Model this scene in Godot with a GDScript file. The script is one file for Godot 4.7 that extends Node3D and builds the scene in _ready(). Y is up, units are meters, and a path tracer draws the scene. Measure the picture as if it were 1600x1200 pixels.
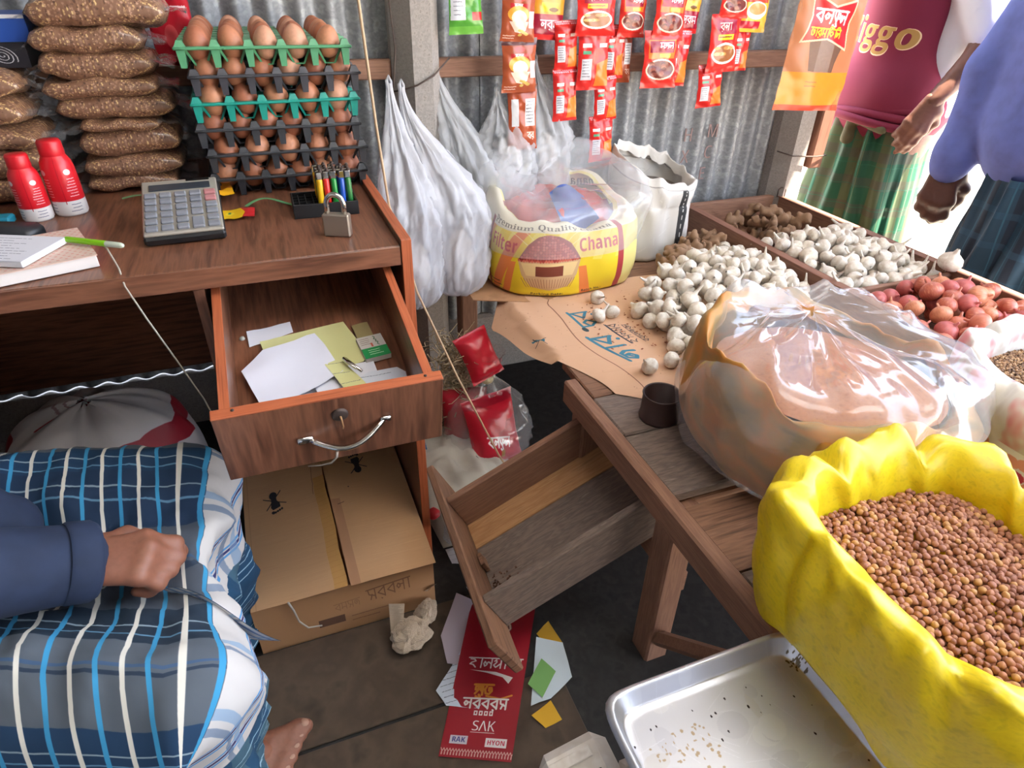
extends Node3D
# A village grocery: cash desk on the left, low produce counter on the right, corrugated wall behind, open front on the right.

var used := {}
var rng := RandomNumberGenerator.new()
var mats := {}

# ------------------------------------------------------------------ mesh collector
class B:
	var st := SurfaceTool.new()
	func _init(smooth := false):
		st.begin(Mesh.PRIMITIVE_TRIANGLES)
		st.set_smooth_group(0 if smooth else 4294967295)
	func vtx(p: Vector3, uv := Vector2.ZERO):
		st.set_uv(uv)
		st.add_vertex(p)
	func tri(a: Vector3, b: Vector3, c: Vector3, ua := Vector2.ZERO, ub := Vector2.ZERO, uc := Vector2.ZERO):
		vtx(a, ua); vtx(b, ub); vtx(c, uc)
	func quad(a: Vector3, b: Vector3, c: Vector3, d: Vector3, ua := Vector2(0, 0), ub := Vector2(1, 0), uc := Vector2(1, 1), ud := Vector2(0, 1)):
		tri(a, b, c, ua, ub, uc); tri(a, c, d, ua, uc, ud)
	# box with chamfered edges; grain = axis along which u runs (metres)
	func box(c: Vector3, s: Vector3, bev := 0.0, grain := 0, xf := Transform3D()):
		var h := s * 0.5
		var b := minf(bev, minf(h.x, minf(h.y, h.z)) * 0.9)
		for ax in 3:
			var a1 := (ax + 1) % 3
			var a2 := (ax + 2) % 3
			for sg in [-1.0, 1.0]:
				var q := []
				for k in [[-1.0, -1.0], [1.0, -1.0], [1.0, 1.0], [-1.0, 1.0]]:
					var p := Vector3.ZERO
					p[ax] = h[ax] * sg
					p[a1] = (h[a1] - b) * k[0]
					p[a2] = (h[a2] - b) * k[1]
					q.append(p)
				if sg > 0: q.reverse()
				pquad(q, c, grain, ax, xf)
		if b > 0.0:
			for ax in 3:
				var a1 := (ax + 1) % 3
				var a2 := (ax + 2) % 3
				for s1 in [-1.0, 1.0]:
					for s2 in [-1.0, 1.0]:
						var q := []
						for k in [[-1.0, 0], [1.0, 0], [1.0, 1], [-1.0, 1]]:
							var p := Vector3.ZERO
							p[ax] = (h[ax] - b) * k[0]
							p[a1] = s1 * (h[a1] if k[1] == 0 else h[a1] - b)
							p[a2] = s2 * (h[a2] - b if k[1] == 0 else h[a2])
							q.append(p)
						if s1 * s2 < 0: q.reverse()
						pquad(q, c, grain, a1, xf)
			for sx in [-1.0, 1.0]:
				for sy in [-1.0, 1.0]:
					for sz in [-1.0, 1.0]:
						var v1 := c + Vector3(sx * h.x, sy * (h.y - b), sz * (h.z - b))
						var v2 := c + Vector3(sx * (h.x - b), sy * h.y, sz * (h.z - b))
						var v3 := c + Vector3(sx * (h.x - b), sy * (h.y - b), sz * h.z)
						if sx * sy * sz > 0: tri(xf * v1, xf * v3, xf * v2)
						else: tri(xf * v1, xf * v2, xf * v3)
	func pquad(q: Array, c: Vector3, grain: int, ax: int, xf: Transform3D):
		var g := grain if grain != ax else (ax + 1) % 3
		var o := 3 - ax - g
		var uvs := []
		for p in q: uvs.append(Vector2(p[g] + c.z * 1.7 + c.x, p[o] + c.y * 2.3 + c.x * 1.3))
		quad(xf * (q[0] + c), xf * (q[1] + c), xf * (q[2] + c), xf * (q[3] + c), uvs[0], uvs[1], uvs[2], uvs[3])
	# grid of points f(u, v), u and v in 0..1
	func grid(nu: int, nv: int, f: Callable, flip := false, us := Vector2(0, 1), vs := Vector2(0, 1)):
		var pts := PackedVector3Array()
		for j in nv + 1:
			for i in nu + 1:
				pts.append(f.call(float(i) / nu, float(j) / nv))
		for j in nv:
			for i in nu:
				var k := j * (nu + 1) + i
				var u0 := lerpf(us.x, us.y, float(i) / nu)
				var u1 := lerpf(us.x, us.y, float(i + 1) / nu)
				var v0 := lerpf(vs.x, vs.y, float(j) / nv)
				var v1 := lerpf(vs.x, vs.y, float(j + 1) / nv)
				if flip: quad(pts[k], pts[k + nu + 1], pts[k + nu + 2], pts[k + 1], Vector2(u0, v0), Vector2(u0, v1), Vector2(u1, v1), Vector2(u1, v0))
				else: quad(pts[k], pts[k + 1], pts[k + nu + 2], pts[k + nu + 1], Vector2(u0, v0), Vector2(u1, v0), Vector2(u1, v1), Vector2(u0, v1))
	# surface of revolution about y: profile of (radius, y)
	func lathe(prof: Array, n := 24, xf := Transform3D()):
		for k in prof.size() - 1:
			var a: Vector2 = prof[k]
			var b: Vector2 = prof[k + 1]
			for i in n:
				var t0 := TAU * i / n
				var t1 := TAU * (i + 1) / n
				var p0 := Vector3(a.x * cos(t0), a.y, a.x * sin(t0))
				var p1 := Vector3(a.x * cos(t1), a.y, a.x * sin(t1))
				var p2 := Vector3(b.x * cos(t1), b.y, b.x * sin(t1))
				var p3 := Vector3(b.x * cos(t0), b.y, b.x * sin(t0))
				var u0 := float(i) / n
				var u1 := float(i + 1) / n
				var va := float(k) / (prof.size() - 1)
				var vb := float(k + 1) / (prof.size() - 1)
				if a.x > 1e-6: tri(xf * p0, xf * p1, xf * p2, Vector2(u0, va), Vector2(u1, va), Vector2(u1, vb))
				if b.x > 1e-6: tri(xf * p0, xf * p2, xf * p3, Vector2(u0, va), Vector2(u1, vb), Vector2(u0, vb))
	# tube through points
	func tube(pts: Array, r0: float, r1 := -1.0, n := 8, caps := true):
		if r1 < 0.0: r1 = r0
		var m := pts.size()
		var prev := []
		var up := Vector3.UP
		for k in m:
			var d: Vector3 = (pts[mini(k + 1, m - 1)] - pts[maxi(k - 1, 0)]).normalized()
			if k == 0:
				up = Vector3.UP if absf(d.y) < 0.9 else Vector3.RIGHT
			var s := d.cross(up).normalized()
			up = s.cross(d).normalized()
			var r := lerpf(r0, r1, float(k) / (m - 1))
			var ring := []
			for i in n:
				var t := TAU * i / n
				ring.append(pts[k] + (s * cos(t) + up * sin(t)) * r)
			if k > 0:
				for i in n:
					var j := (i + 1) % n
					quad(prev[i], prev[j], ring[j], ring[i], Vector2(float(i) / n, k - 1), Vector2(float(i + 1) / n, k - 1), Vector2(float(i + 1) / n, k), Vector2(float(i) / n, k))
			if caps and (k == 0 or k == m - 1):
				for i in n:
					var j := (i + 1) % n
					if k == 0: tri(pts[k], ring[j], ring[i])
					else: tri(pts[k], ring[i], ring[j])
			prev = ring
	# polygon in the xz plane raised from y0 to y1
	func prism(poly: PackedVector2Array, y0: float, y1: float, xf := Transform3D()):
		var t := Geometry2D.triangulate_polygon(poly)
		var lo := Vector2(1e9, 1e9)
		var hi := -lo
		for p in poly:
			lo = lo.min(p); hi = hi.max(p)
		var d := hi - lo
		for k in range(0, t.size(), 3):
			var q := [poly[t[k]], poly[t[k + 1]], poly[t[k + 2]]]
			var w := []
			for p in q: w.append((p - lo) / d)
			tri(xf * Vector3(q[0].x, y1, q[0].y), xf * Vector3(q[1].x, y1, q[1].y), xf * Vector3(q[2].x, y1, q[2].y), w[0], w[1], w[2])
			tri(xf * Vector3(q[0].x, y0, q[0].y), xf * Vector3(q[2].x, y0, q[2].y), xf * Vector3(q[1].x, y0, q[1].y), w[0], w[2], w[1])
		for k in poly.size():
			var a := poly[k]
			var b := poly[(k + 1) % poly.size()]
			quad(xf * Vector3(a.x, y0, a.y), xf * Vector3(b.x, y0, b.y), xf * Vector3(b.x, y1, b.y), xf * Vector3(a.x, y1, a.y), (a - lo) / d, (b - lo) / d, (b - lo) / d, (a - lo) / d)
	func mesh() -> ArrayMesh:
		st.generate_normals()
		st.index()
		return st.commit()

# ------------------------------------------------------------------ painter: flat print on an Image
class P:
	var im: Image
	var w: int
	var h: int
	func _init(ww: int, hh: int, c: Color):
		w = ww; h = hh
		im = Image.create(w, h, false, Image.FORMAT_RGBA8)
		im.fill(c)
	func rect(x0: float, y0: float, x1: float, y1: float, c: Color):
		im.fill_rect(Rect2i(int(x0), int(y0), maxi(1, int(x1) - int(x0)), maxi(1, int(y1) - int(y0))), c)
	func tint(x0: float, y0: float, x1: float, y1: float, c: Color):
		var t := Image.create(maxi(1, int(x1 - x0)), maxi(1, int(y1 - y0)), false, Image.FORMAT_RGBA8)
		t.fill(c)
		im.blend_rect(t, Rect2i(Vector2i.ZERO, t.get_size()), Vector2i(int(x0), int(y0)))
	func tri(a: Vector2, b: Vector2, c: Vector2, col: Color):
		poly([a, b, c], col)
	func poly(p: Array, col: Color):
		var y0 := 1e9
		var y1 := -1e9
		for q in p:
			y0 = minf(y0, q.y); y1 = maxf(y1, q.y)
		for y in range(maxi(0, int(floor(y0))), mini(h - 1, int(ceil(y1))) + 1):
			var yy := y + 0.5
			var xs := []
			for k in p.size():
				var a: Vector2 = p[k]
				var b: Vector2 = p[(k + 1) % p.size()]
				if (a.y <= yy) != (b.y <= yy):
					xs.append(a.x + (yy - a.y) / (b.y - a.y) * (b.x - a.x))
			xs.sort()
			for k in range(0, xs.size() - 1, 2):
				var xa := maxi(0, int(round(xs[k])))
				var xb := mini(w, int(round(xs[k + 1])))
				if xb > xa: im.fill_rect(Rect2i(xa, y, xb - xa, 1), col)
	func ell(c: Vector2, rx: float, ry: float, col: Color, n := 24):
		var q := []
		for i in n: q.append(c + Vector2(rx * cos(TAU * i / n), ry * sin(TAU * i / n)))
		poly(q, col)
	func line(p: Array, wd: float, col: Color):
		for k in p.size() - 1:
			var a: Vector2 = p[k]
			var b: Vector2 = p[k + 1]
			var d := (b - a).normalized().orthogonal() * wd * 0.5
			poly([a + d, b + d, b - d, a - d], col)
			if wd > 2.0: ell(b, wd * 0.5, wd * 0.5, col, 10)
		if wd > 2.0: ell(p[0], wd * 0.5, wd * 0.5, col, 10)
	func text(s: String, at: Vector2, size: float, col: Color, rot := 0.0, bold := true, stretch := 1.0, shear := 0.0, fnt := "Droid Sans"):
		var f := SystemFont.new()
		f.font_names = PackedStringArray([fnt])
		f.font_weight = 700 if bold else 400
		var tm := TextMesh.new()
		tm.font = f; tm.text = s; tm.depth = 0.0; tm.font_size = 64; tm.pixel_size = 1.0
		var a := tm.get_mesh_arrays()
		var v: PackedVector3Array = a[Mesh.ARRAY_VERTEX]
		var ix: PackedInt32Array = a[Mesh.ARRAY_INDEX]
		var k := size / 64.0
		for t in range(0, ix.size(), 3):
			var q := []
			for j in 3:
				var p := v[ix[t + j]]
				q.append(at + Vector2((p.x + p.y * shear) * k * stretch, -p.y * k).rotated(rot))
			poly(q, col)
	# Bengali letters as pen strokes; each letter in a box one unit wide, headline at y 0, foot at y 1
	func bn(letters: Array, at: Vector2, size: float, wd: float, col: Color, rot := 0.0, adv := 0.92):
		var g := {
			"ba": [[[.8, 0], [.8, 1]], [[.8, .12], [.12, .52], [.8, .95]]],
			"ra": [[[.8, 0], [.8, 1]], [[.8, .12], [.12, .52], [.8, .95]], [[.4, 1.12], [.46, 1.16]]],
			"na": [[[.82, 0], [.82, 1]], [[.82, .42], [.5, .42], [.25, .28], [.1, .5], [.25, .72], [.45, .6], [.42, .42]]],
			"pha": [[[.5, 0], [.5, 1]], [[.12, .05], [.14, .45], [.5, .85]], [[.5, .3], [.8, .22], [.92, .45], [.78, .62], [.66, .5]]],
			"u": [[[.55, 1.0], [.7, 1.2], [.45, 1.32], [.25, 1.15]]],
			"la": [[[.86, 0], [.86, 1]], [[.3, .55], [.16, .35], [.06, .58], [.2, .85], [.38, .7], [.46, .42], [.6, .42], [.86, .62]]],
			"bha": [[[.3, .12], [.12, .45], [.25, .85], [.6, .92], [.86, .6], [.78, .28], [.55, .3], [.58, .58]]],
			"ma": [[[.82, 0], [.82, 1]], [[.2, 0], [.2, .82], [.08, .75], [.16, .62], [.5, .62], [.82, .66]]],
			"aa": [[[.35, 0], [.35, 1]]],
			"i": [[[.4, 0], [.4, 1]], [[.4, 0], [.6, -.3], [1.1, -.28], [1.35, 0]]],
			"ca": [[[.15, .1], [.15, .55], [.5, .88], [.84, .55], [.6, .28], [.15, .45]]],
			"ha": [[[.15, .14], [.55, .16], [.72, .34], [.3, .5], [.16, .66], [.5, .72], [.78, .98]]],
			"kha": [[[.86, 0], [.86, 1]], [[.16, .3], [.32, .14], [.4, .4], [.12, .7], [.36, .92], [.86, .5]]],
			"ta": [[[.34, .5], [.5, .36], [.58, .58], [.36, .74], [.12, .52], [.24, .2], [.66, .22], [.86, .55], [.8, .98]]],
			"sha": [[[.88, 0], [.88, 1]], [[.3, .5], [.12, .5], [.14, .16], [.4, .16], [.44, .5], [.12, .9]], [[.44, .16], [.7, .18], [.66, .5], [.88, .7]]],
			"sa": [[[.82, 0], [.82, 1]], [[.14, .06], [.2, .45], [.82, .7]], [[.3, .95], [.5, .5]]],
			"d1": [[[.2, .1], [.6, .3], [.3, .6], [.7, .95]]],
			"d4": [[[.2, .1], [.75, .9], [.25, .95], [.75, .1]]],
			"sp": []}
		var x := 0.0
		for l in letters:
			var st: Array = g[l]
			if l == "u": x -= adv * 1.0
			for s in st:
				var q := []
				for p in s: q.append(at + Vector2((p[0] * adv + x) * size, p[1] * size).rotated(rot))
				line(q, wd, col)
			var a := adv * (0.55 if l in ["aa", "i"] else 1.0)
			if l != "sp" and l != "u" and not l.begins_with("d"):
				line([at + Vector2((x - .04) * size, 0).rotated(rot), at + Vector2((x + a) * size, 0).rotated(rot)], wd, col)
			x += a if l != "u" else adv
	func scribble(x0: float, y0: float, x1: float, rows: int, dy: float, wd: float, col: Color, sd: int):
		var r := RandomNumberGenerator.new()
		r.seed = sd
		for k in rows:
			var x := x0
			var e := lerpf(x0, x1, r.randf_range(.6, 1.0))
			while x < e:
				var l := r.randf_range(.02, .07) * (x1 - x0)
				line([Vector2(x, y0 + k * dy), Vector2(minf(x + l, e), y0 + k * dy + r.randf_range(-1, 1))], wd, col)
				x += l + r.randf_range(.01, .025) * (x1 - x0)
	func tex() -> ImageTexture:
		return ImageTexture.create_from_image(im)

# ------------------------------------------------------------------ nodes
func numbered(n: String) -> String:
	var k: int = used.get(n, 0)
	used[n] = k + 1
	return n if k == 0 else "%s_%03d" % [n, k]
func thing(called: String, label: String, category: String, at := Vector3.ZERO, turn := 0.0, group := "") -> Node3D:
	var o := Node3D.new()
	o.name = numbered(called)
	add_child(o)
	o.position = at
	o.rotation.y = turn
	tag(o, label, category, group)
	return o
func tag(o: Node, label: String, category := "", group := "", kind := ""):
	if label: o.set_meta("label", label)
	if category: o.set_meta("category", category)
	if group: o.set_meta("group", group)
	if kind: o.set_meta("kind", kind)
func part(called: String, m: Mesh, mat: Material, parent: Node, xf := Transform3D()) -> MeshInstance3D:
	var o := MeshInstance3D.new()
	o.name = called
	o.mesh = m
	o.material_override = mat
	o.transform = xf
	parent.add_child(o, true)
	return o
func solo(called: String, m: Mesh, mat: Material, label: String, category: String, xf := Transform3D(), group := "") -> MeshInstance3D:
	var o := MeshInstance3D.new()
	o.name = numbered(called)
	o.mesh = m
	o.material_override = mat
	o.transform = xf
	add_child(o)
	tag(o, label, category, group)
	return o
func struct(called: String, m: Mesh, mat: Material, label: String) -> MeshInstance3D:
	var o := solo(called, m, mat, label, "")
	o.set_meta("kind", "structure")
	return o
func XF(at: Vector3, ry := 0.0, rx := 0.0, rz := 0.0, s := 1.0) -> Transform3D:
	return Transform3D(Basis.from_euler(Vector3(rx, ry, rz)).scaled(Vector3.ONE * s), at)
func V(x: float, y: float, z: float) -> Vector3:
	return Vector3(x, y, z)
func C(r: int, g: int, b: int, a := 1.0) -> Color:
	return Color(r / 255.0, g / 255.0, b / 255.0, a)

# ------------------------------------------------------------------ materials
func M(col: Color, rough := 0.7, metal := 0.0, tex: Texture2D = null, uvs := Vector2(1, 1)) -> StandardMaterial3D:
	var m := StandardMaterial3D.new()
	m.albedo_color = col
	m.roughness = rough
	m.metallic = metal
	m.cull_mode = BaseMaterial3D.CULL_DISABLED
	if tex: m.albedo_texture = tex
	m.uv1_scale = Vector3(uvs.x, uvs.y, 1)
	return m
func film(a: float, rough := 0.12, col := Color(0.95, 0.96, 0.98)) -> StandardMaterial3D:
	var m := M(Color(col.r, col.g, col.b, a), rough)
	m.transparency = BaseMaterial3D.TRANSPARENCY_ALPHA
	return m
func ramp(cols: Array) -> Gradient:
	var g := Gradient.new()
	var o := PackedFloat32Array()
	var c := PackedColorArray()
	for k in cols.size():
		o.append(float(k) / (cols.size() - 1))
		c.append(cols[k])
	g.offsets = o; g.colors = c
	return g
func ntex(cols: Array, freq: float, sd := 1, oct := 4, size := 512, kind := FastNoiseLite.TYPE_SIMPLEX_SMOOTH, cell := -1) -> NoiseTexture2D:
	var n := FastNoiseLite.new()
	n.noise_type = kind
	n.frequency = freq
	n.seed = sd
	n.fractal_octaves = oct
	if oct <= 1: n.fractal_type = FastNoiseLite.FRACTAL_NONE
	if cell >= 0: n.cellular_return_type = cell
	var t := NoiseTexture2D.new()
	t.width = size; t.height = size
	t.seamless = true
	t.noise = n
	t.color_ramp = ramp(cols)
	return t
func bump(m: StandardMaterial3D, t: Texture2D, cm: float) -> StandardMaterial3D:
	m.heightmap_enabled = true
	m.heightmap_texture = t
	m.heightmap_scale = cm
	return m
func tri_(m: StandardMaterial3D, s: float, world := false) -> StandardMaterial3D:
	m.uv1_triplanar = true
	m.uv1_world_triplanar = world
	m.uv1_scale = Vector3.ONE * s
	return m
func noise(freq: float, sd: int) -> FastNoiseLite:
	var n := FastNoiseLite.new()
	n.frequency = freq
	n.seed = sd
	n.fractal_octaves = 3
	return n

# ------------------------------------------------------------------ scene
func _ready():
	rng.seed = 7
	setup_view()
	setup_materials()
	build_setting()
	build_desk()
	build_table()
	build_bins()
	build_sacks()
	build_people()
	build_carton()
	build_crate_drawer()
	build_scale()
	build_desk_goods()
	build_eggs()
	build_grain_bags()
	build_lighters()
	build_drawer_papers()
	build_hanging()
	build_produce()
	build_floor_goods()

func setup_view():
	var cam := Camera3D.new()
	cam.name = "camera"
	cam.fov = 61.77
	cam.near = 0.02
	cam.far = 200.0
	cam.transform = Transform3D(Basis(Vector3.UP, deg_to_rad(-21.605)) * Basis(Vector3.RIGHT, deg_to_rad(-33.08)) * Basis(Vector3.BACK, deg_to_rad(1.367)), V(0, 1.15, 0))
	add_child(cam)
	cam.current = true
	var e := Environment.new()
	e.background_mode = Environment.BG_SKY
	var sm := ProceduralSkyMaterial.new()
	sm.sky_top_color = C(196, 214, 240)
	sm.sky_horizon_color = C(244, 246, 250)
	sm.sky_curve = 0.2
	sm.ground_bottom_color = C(190, 180, 165)
	sm.ground_horizon_color = C(225, 222, 215)
	sm.sky_energy_multiplier = 1.0
	var sky := Sky.new()
	sky.sky_material = sm
	e.sky = sky
	e.tonemap_mode = Environment.TONE_MAPPER_LINEAR
	e.tonemap_exposure = 6.6
	e.background_energy_multiplier = 1.5
	e.sdfgi_enabled = true
	e.ssao_enabled = true
	e.ssil_enabled = true
	var we := WorldEnvironment.new()
	we.name = "world_environment"
	we.environment = e
	add_child(we)
	var sun := DirectionalLight3D.new()
	sun.name = "sun"
	sun.light_energy = 2.4
	sun.light_color = C(255, 246, 230)
	sun.light_angular_distance = 0.6
	sun.shadow_enabled = true
	add_child(sun)
	sun.look_at_from_position(Vector3.ZERO, V(-0.45, -1.6, -0.35), Vector3.UP)

func setup_materials():
	# laminate of the cash desk, raw timber, galvanised sheet, card and so on
	var lam := ntex([C(76, 46, 34), C(108, 68, 50), C(134, 88, 66), C(114, 74, 55), C(90, 56, 42), C(142, 96, 72)], 0.011, 3, 5)
	mats.lam = M(Color.WHITE, 0.32, 0.0, lam, Vector2(0.7, 9.0))
	mats.lam_front = M(Color.WHITE, 0.3, 0.0, lam, Vector2(0.6, 6.0))
	mats.lam_edge = M(Color.WHITE, 0.38, 0.0, ntex([C(142, 70, 42), C(180, 98, 62), C(162, 82, 50)], 0.012, 5, 3), Vector2(0.8, 30.0))
	var wd := ntex([C(82, 56, 42), C(112, 78, 58), C(136, 98, 74), C(118, 84, 64), C(150, 112, 88)], 0.014, 9, 5)
	mats.wood = M(Color.WHITE, 0.75, 0.0, wd, Vector2(0.8, 11.0))
	mats.wood_pale = M(Color.WHITE, 0.75, 0.0, ntex([C(150, 108, 72), C(186, 140, 98), C(170, 122, 80), C(196, 156, 112)], 0.014, 12, 4), Vector2(0.9, 10.0))
	mats.wood_grey = M(Color.WHITE, 0.85, 0.0, ntex([C(92, 78, 70), C(128, 110, 100), C(104, 90, 82), C(146, 130, 120)], 0.02, 14, 5), Vector2(1.2, 8.0))
	mats.wood_red = M(Color.WHITE, 0.7, 0.0, ntex([C(114, 80, 63), C(148, 108, 86), C(130, 93, 74), C(164, 122, 98)], 0.014, 19, 5), Vector2(0.8, 10.0))
	mats.wood_rim = M(C(214, 188, 174), 0.75, 0.0, ntex([C(128, 98, 86), C(164, 130, 114), C(146, 114, 100)], 0.014, 29, 4), Vector2(0.8, 12.0))
	mats.galv = tri_(M(Color.WHITE, 0.56, 0.4, ntex([C(108, 110, 112), C(150, 152, 154), C(130, 132, 135), C(170, 172, 173), C(138, 137, 134)], 0.02, 21, 4)), 3.0, true)
	mats.galv = bump(mats.galv, ntex([Color.BLACK, Color.WHITE], 0.03, 22, 4, 256), 0.03)
	mats.concrete = tri_(M(Color.WHITE, 0.92, 0.0, ntex([C(120, 112, 106), C(160, 152, 146), C(142, 135, 130), C(172, 164, 158)], 0.03, 31, 5)), 4.0, true)
	mats.floor = tri_(M(Color.WHITE, 0.9, 0.0, ntex([C(34, 33, 33), C(54, 52, 51), C(44, 42, 41), C(64, 61, 58)], 0.02, 41, 5)), 1.6, true)
	mats.earth = tri_(M(Color.WHITE, 0.95, 0.0, ntex([C(176, 160, 140), C(206, 192, 172), C(190, 176, 158), C(214, 204, 188)], 0.02, 43, 5)), 0.6, true)
	var cb := ntex([C(158, 116, 82), C(182, 138, 100), C(170, 128, 92), C(190, 148, 110)], 0.01, 51, 4)
	mats.card = tri_(M(Color.WHITE, 0.85, 0.0, cb), 2.0)
	mats.kraft = M(C(186, 146, 108), 0.85)
	mats.mat_brown = tri_(M(Color.WHITE, 0.9, 0.0, ntex([C(66, 54, 44), C(90, 75, 62), C(78, 64, 53), C(98, 83, 69)], 0.012, 53, 5)), 1.4)
	mats.tone = ntex([C(225, 222, 220), C(244, 243, 242), C(255, 255, 255)], .04, 91, 3, 256)
	mats.black = M(C(22, 22, 24), 0.5)
	mats.black_gloss = M(C(16, 16, 18), 0.2)
	mats.steel = M(C(190, 188, 184), 0.25, 0.9)
	mats.chrome = M(C(214, 212, 208), 0.12, 1.0)
	mats.iron = M(C(84, 70, 64), 0.6, 0.6)
	mats.wire = M(C(92, 78, 72), 0.6, 0.3)
	mats.white = M(C(228, 226, 222), 0.6)
	mats.paper = M(C(222, 222, 228), 0.85)
	mats.clear = film(0.10, 0.10)
	mats.clear2 = film(0.10, 0.09)

func corr(B_: B, x0: float, x1: float, y0: float, y1: float, z: float, ph := 0.0):
	var n := int((x1 - x0) / 0.068 * 10.0)
	B_.grid(n, 1, func(u, v): var x: float = lerpf(x0, x1, u); return Vector3(x, lerpf(y0, y1, v), z + 0.0095 * sin(TAU * x / 0.068 + ph)))

func build_setting():
	# floor, outside ground
	var b := B.new()
	b.box(V(0.2, -0.06, 0.0), V(3.0, 0.12, 3.8), 0.0)
	struct("floor", b.mesh(), mats.floor, "dark grey cement floor of the shop")
	b = B.new()
	b.box(V(0, -0.66, 0), V(90, 1.0, 90), 0.0)
	struct("ground", b.mesh(), mats.earth, "sunlit pale earth outside the shop front")
	# back wall: sheets side by side, each lapped over the last
	var w := Node3D.new()
	w.name = "wall_back"
	add_child(w)
	tag(w, "weathered corrugated metal wall at the back of the shop", "", "", "structure")
	var xs := [-1.3, -0.66, -0.02, 0.62, 1.2, 1.66]
	for k in xs.size() - 1:
		b = B.new(true)
		corr(b, xs[k] - 0.03, xs[k + 1], 0.172, 2.25, -1.765 + 0.004 * (k % 2))
		part("metal_sheet", b.mesh(), mats.galv, w)
	# faded red stencil letters on the sheet
	var st := M(C(136, 112, 108), 0.6, .3)
	var k2 := 0
	for row in [["M", 1.352, .728], ["C", 1.345, .664], ["E", 1.337, .598], ["H", 1.262, .72], ["X", 1.262, .655]]:
		var tm := TextMesh.new()
		var f := SystemFont.new()
		f.font_names = PackedStringArray(["Droid Sans"])
		tm.font = f
		tm.text = row[0]
		tm.font_size = 32
		tm.pixel_size = 0.0016
		tm.depth = 0.002
		part("stencil_letter", tm, st, w, XF(V(row[1], row[2], -1.7535)))
		k2 += 1
	b = B.new()
	b.box(V(-0.55, 0.0848, -1.80), V(1.5, 0.1696, 0.1), 0.003)
	b.box(V(0.95, 0.105, -1.80), V(1.5, 0.21, 0.1), 0.01)
	struct("trim_1", b.mesh(), mats.concrete, "low plinth below the corrugated sheets")
	# horizontal timber rail nailed across the sheets
	b = B.new()
	b.box(V(0.16, 0.932, -1.735), V(2.9, 0.044, 0.034), 0.003, 0)
	struct("trim_2", b.mesh(), M(Color.WHITE, .75, 0, mats.wood_red.albedo_texture, Vector2(.8, 10)), "brown timber rail across the corrugated wall")
	# concrete posts
	b = B.new()
	b.prism(PackedVector2Array([V2(.345, -1.71), V2(.385, -1.655), V2(.432, -1.655), V2(.456, -1.685), V2(.456, -1.74), V2(.345, -1.74)]), 0.0, 2.25)
	struct("trim_3", b.mesh(), mats.concrete, "grey concrete post left of the hanging sachets")
	b = B.new()
	b.prism(PackedVector2Array([V2(1.585, -1.72), V2(1.61, -1.665), V2(1.665, -1.665), V2(1.70, -1.70), V2(1.70, -1.78), V2(1.585, -1.78)]), 0.0, 2.25)
	struct("trim_4", b.mesh(), mats.concrete, "grey concrete post beside the open shop front")
	b = B.new()
	b.box(V(1.715, 1.44, -1.685), V(0.05, 1.66, 0.045), 0.004, 1)
	struct("trim_5", b.mesh(), mats.wood_rim, "pale timber strip wired to the concrete post")
	# wire bindings
	b = B.new(true)
	b.tube([V(.34, .885, -1.70), V(.365, .895, -1.668), V(.39, .905, -1.648), V(.432, .925, -1.648), V(.462, .945, -1.67), V(.49, .955, -1.712)], 0.0022, -1, 6)
	solo("binding_wire", b.mesh(), mats.wire, "dark wire wound round the concrete post above the plastic bags", "wire")
	b = B.new(true)
	b.tube([V(1.575, .665, -1.70), V(1.605, .657, -1.658), V(1.67, .652, -1.656), V(1.70, .65, -1.655), V(1.745, .65, -1.66), V(1.747, .65, -1.70)], 0.002, -1, 6)
	solo("binding_wire", b.mesh(), mats.wire, "thin wire round the post beside the open front", "wire")
	b = B.new(true)
	b.tube([V(.33, 1.3, -1.70), V(.345, 1.1, -1.695), V(.352, .98, -1.69), V(.335, .90, -1.66)], 0.0022, -1, 6)
	solo("hanging_wire", b.mesh(), mats.wire, "thin wire running down the left side of the concrete post", "wire")
	# the rest of the shell, out of view: left wall, roof with eaves, part of the wall behind the viewer
	b = B.new()
	b.box(V(-1.33, 1.05, 0.0), V(0.06, 2.4, 3.9), 0.0)
	struct("wall_left", b.mesh(), mats.galv, "plain metal wall on the left")
	b = B.new()
	b.box(V(0.36, 2.28, -1.275), V(3.48, 0.05, 1.45), 0.0)
	b.box(V(0.36, 2.28, 1.05), V(3.48, 0.05, 1.8), 0.0)
	b.box(V(-0.69, 2.28, -0.2), V(1.38, 0.05, 0.7), 0.0)
	b.box(V(1.80, 2.28, -0.2), V(0.60, 0.05, 0.7), 0.0)
	var roof := struct("ceiling", b.mesh(), mats.galv, "metal sheet roof with deep eaves")
	b = B.new()
	b.box(V(0.75, 2.28, -0.2), V(1.50, 0.004, 0.7), 0.0)
	var fib := M(C(236, 238, 236), 0.8)
	fib.backlight_enabled = true
	fib.backlight = Color.WHITE
	part("translucent_sheet", b.mesh(), fib, roof)
	b = B.new()
	b.box(V(0.15, 1.05, 1.9), V(3.0, 2.5, 0.06), 0.0)
	struct("wall_front", b.mesh(), mats.galv, "short metal wall behind the viewer")

func V2(x: float, y: float) -> Vector2:
	return Vector2(x, y)

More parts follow.
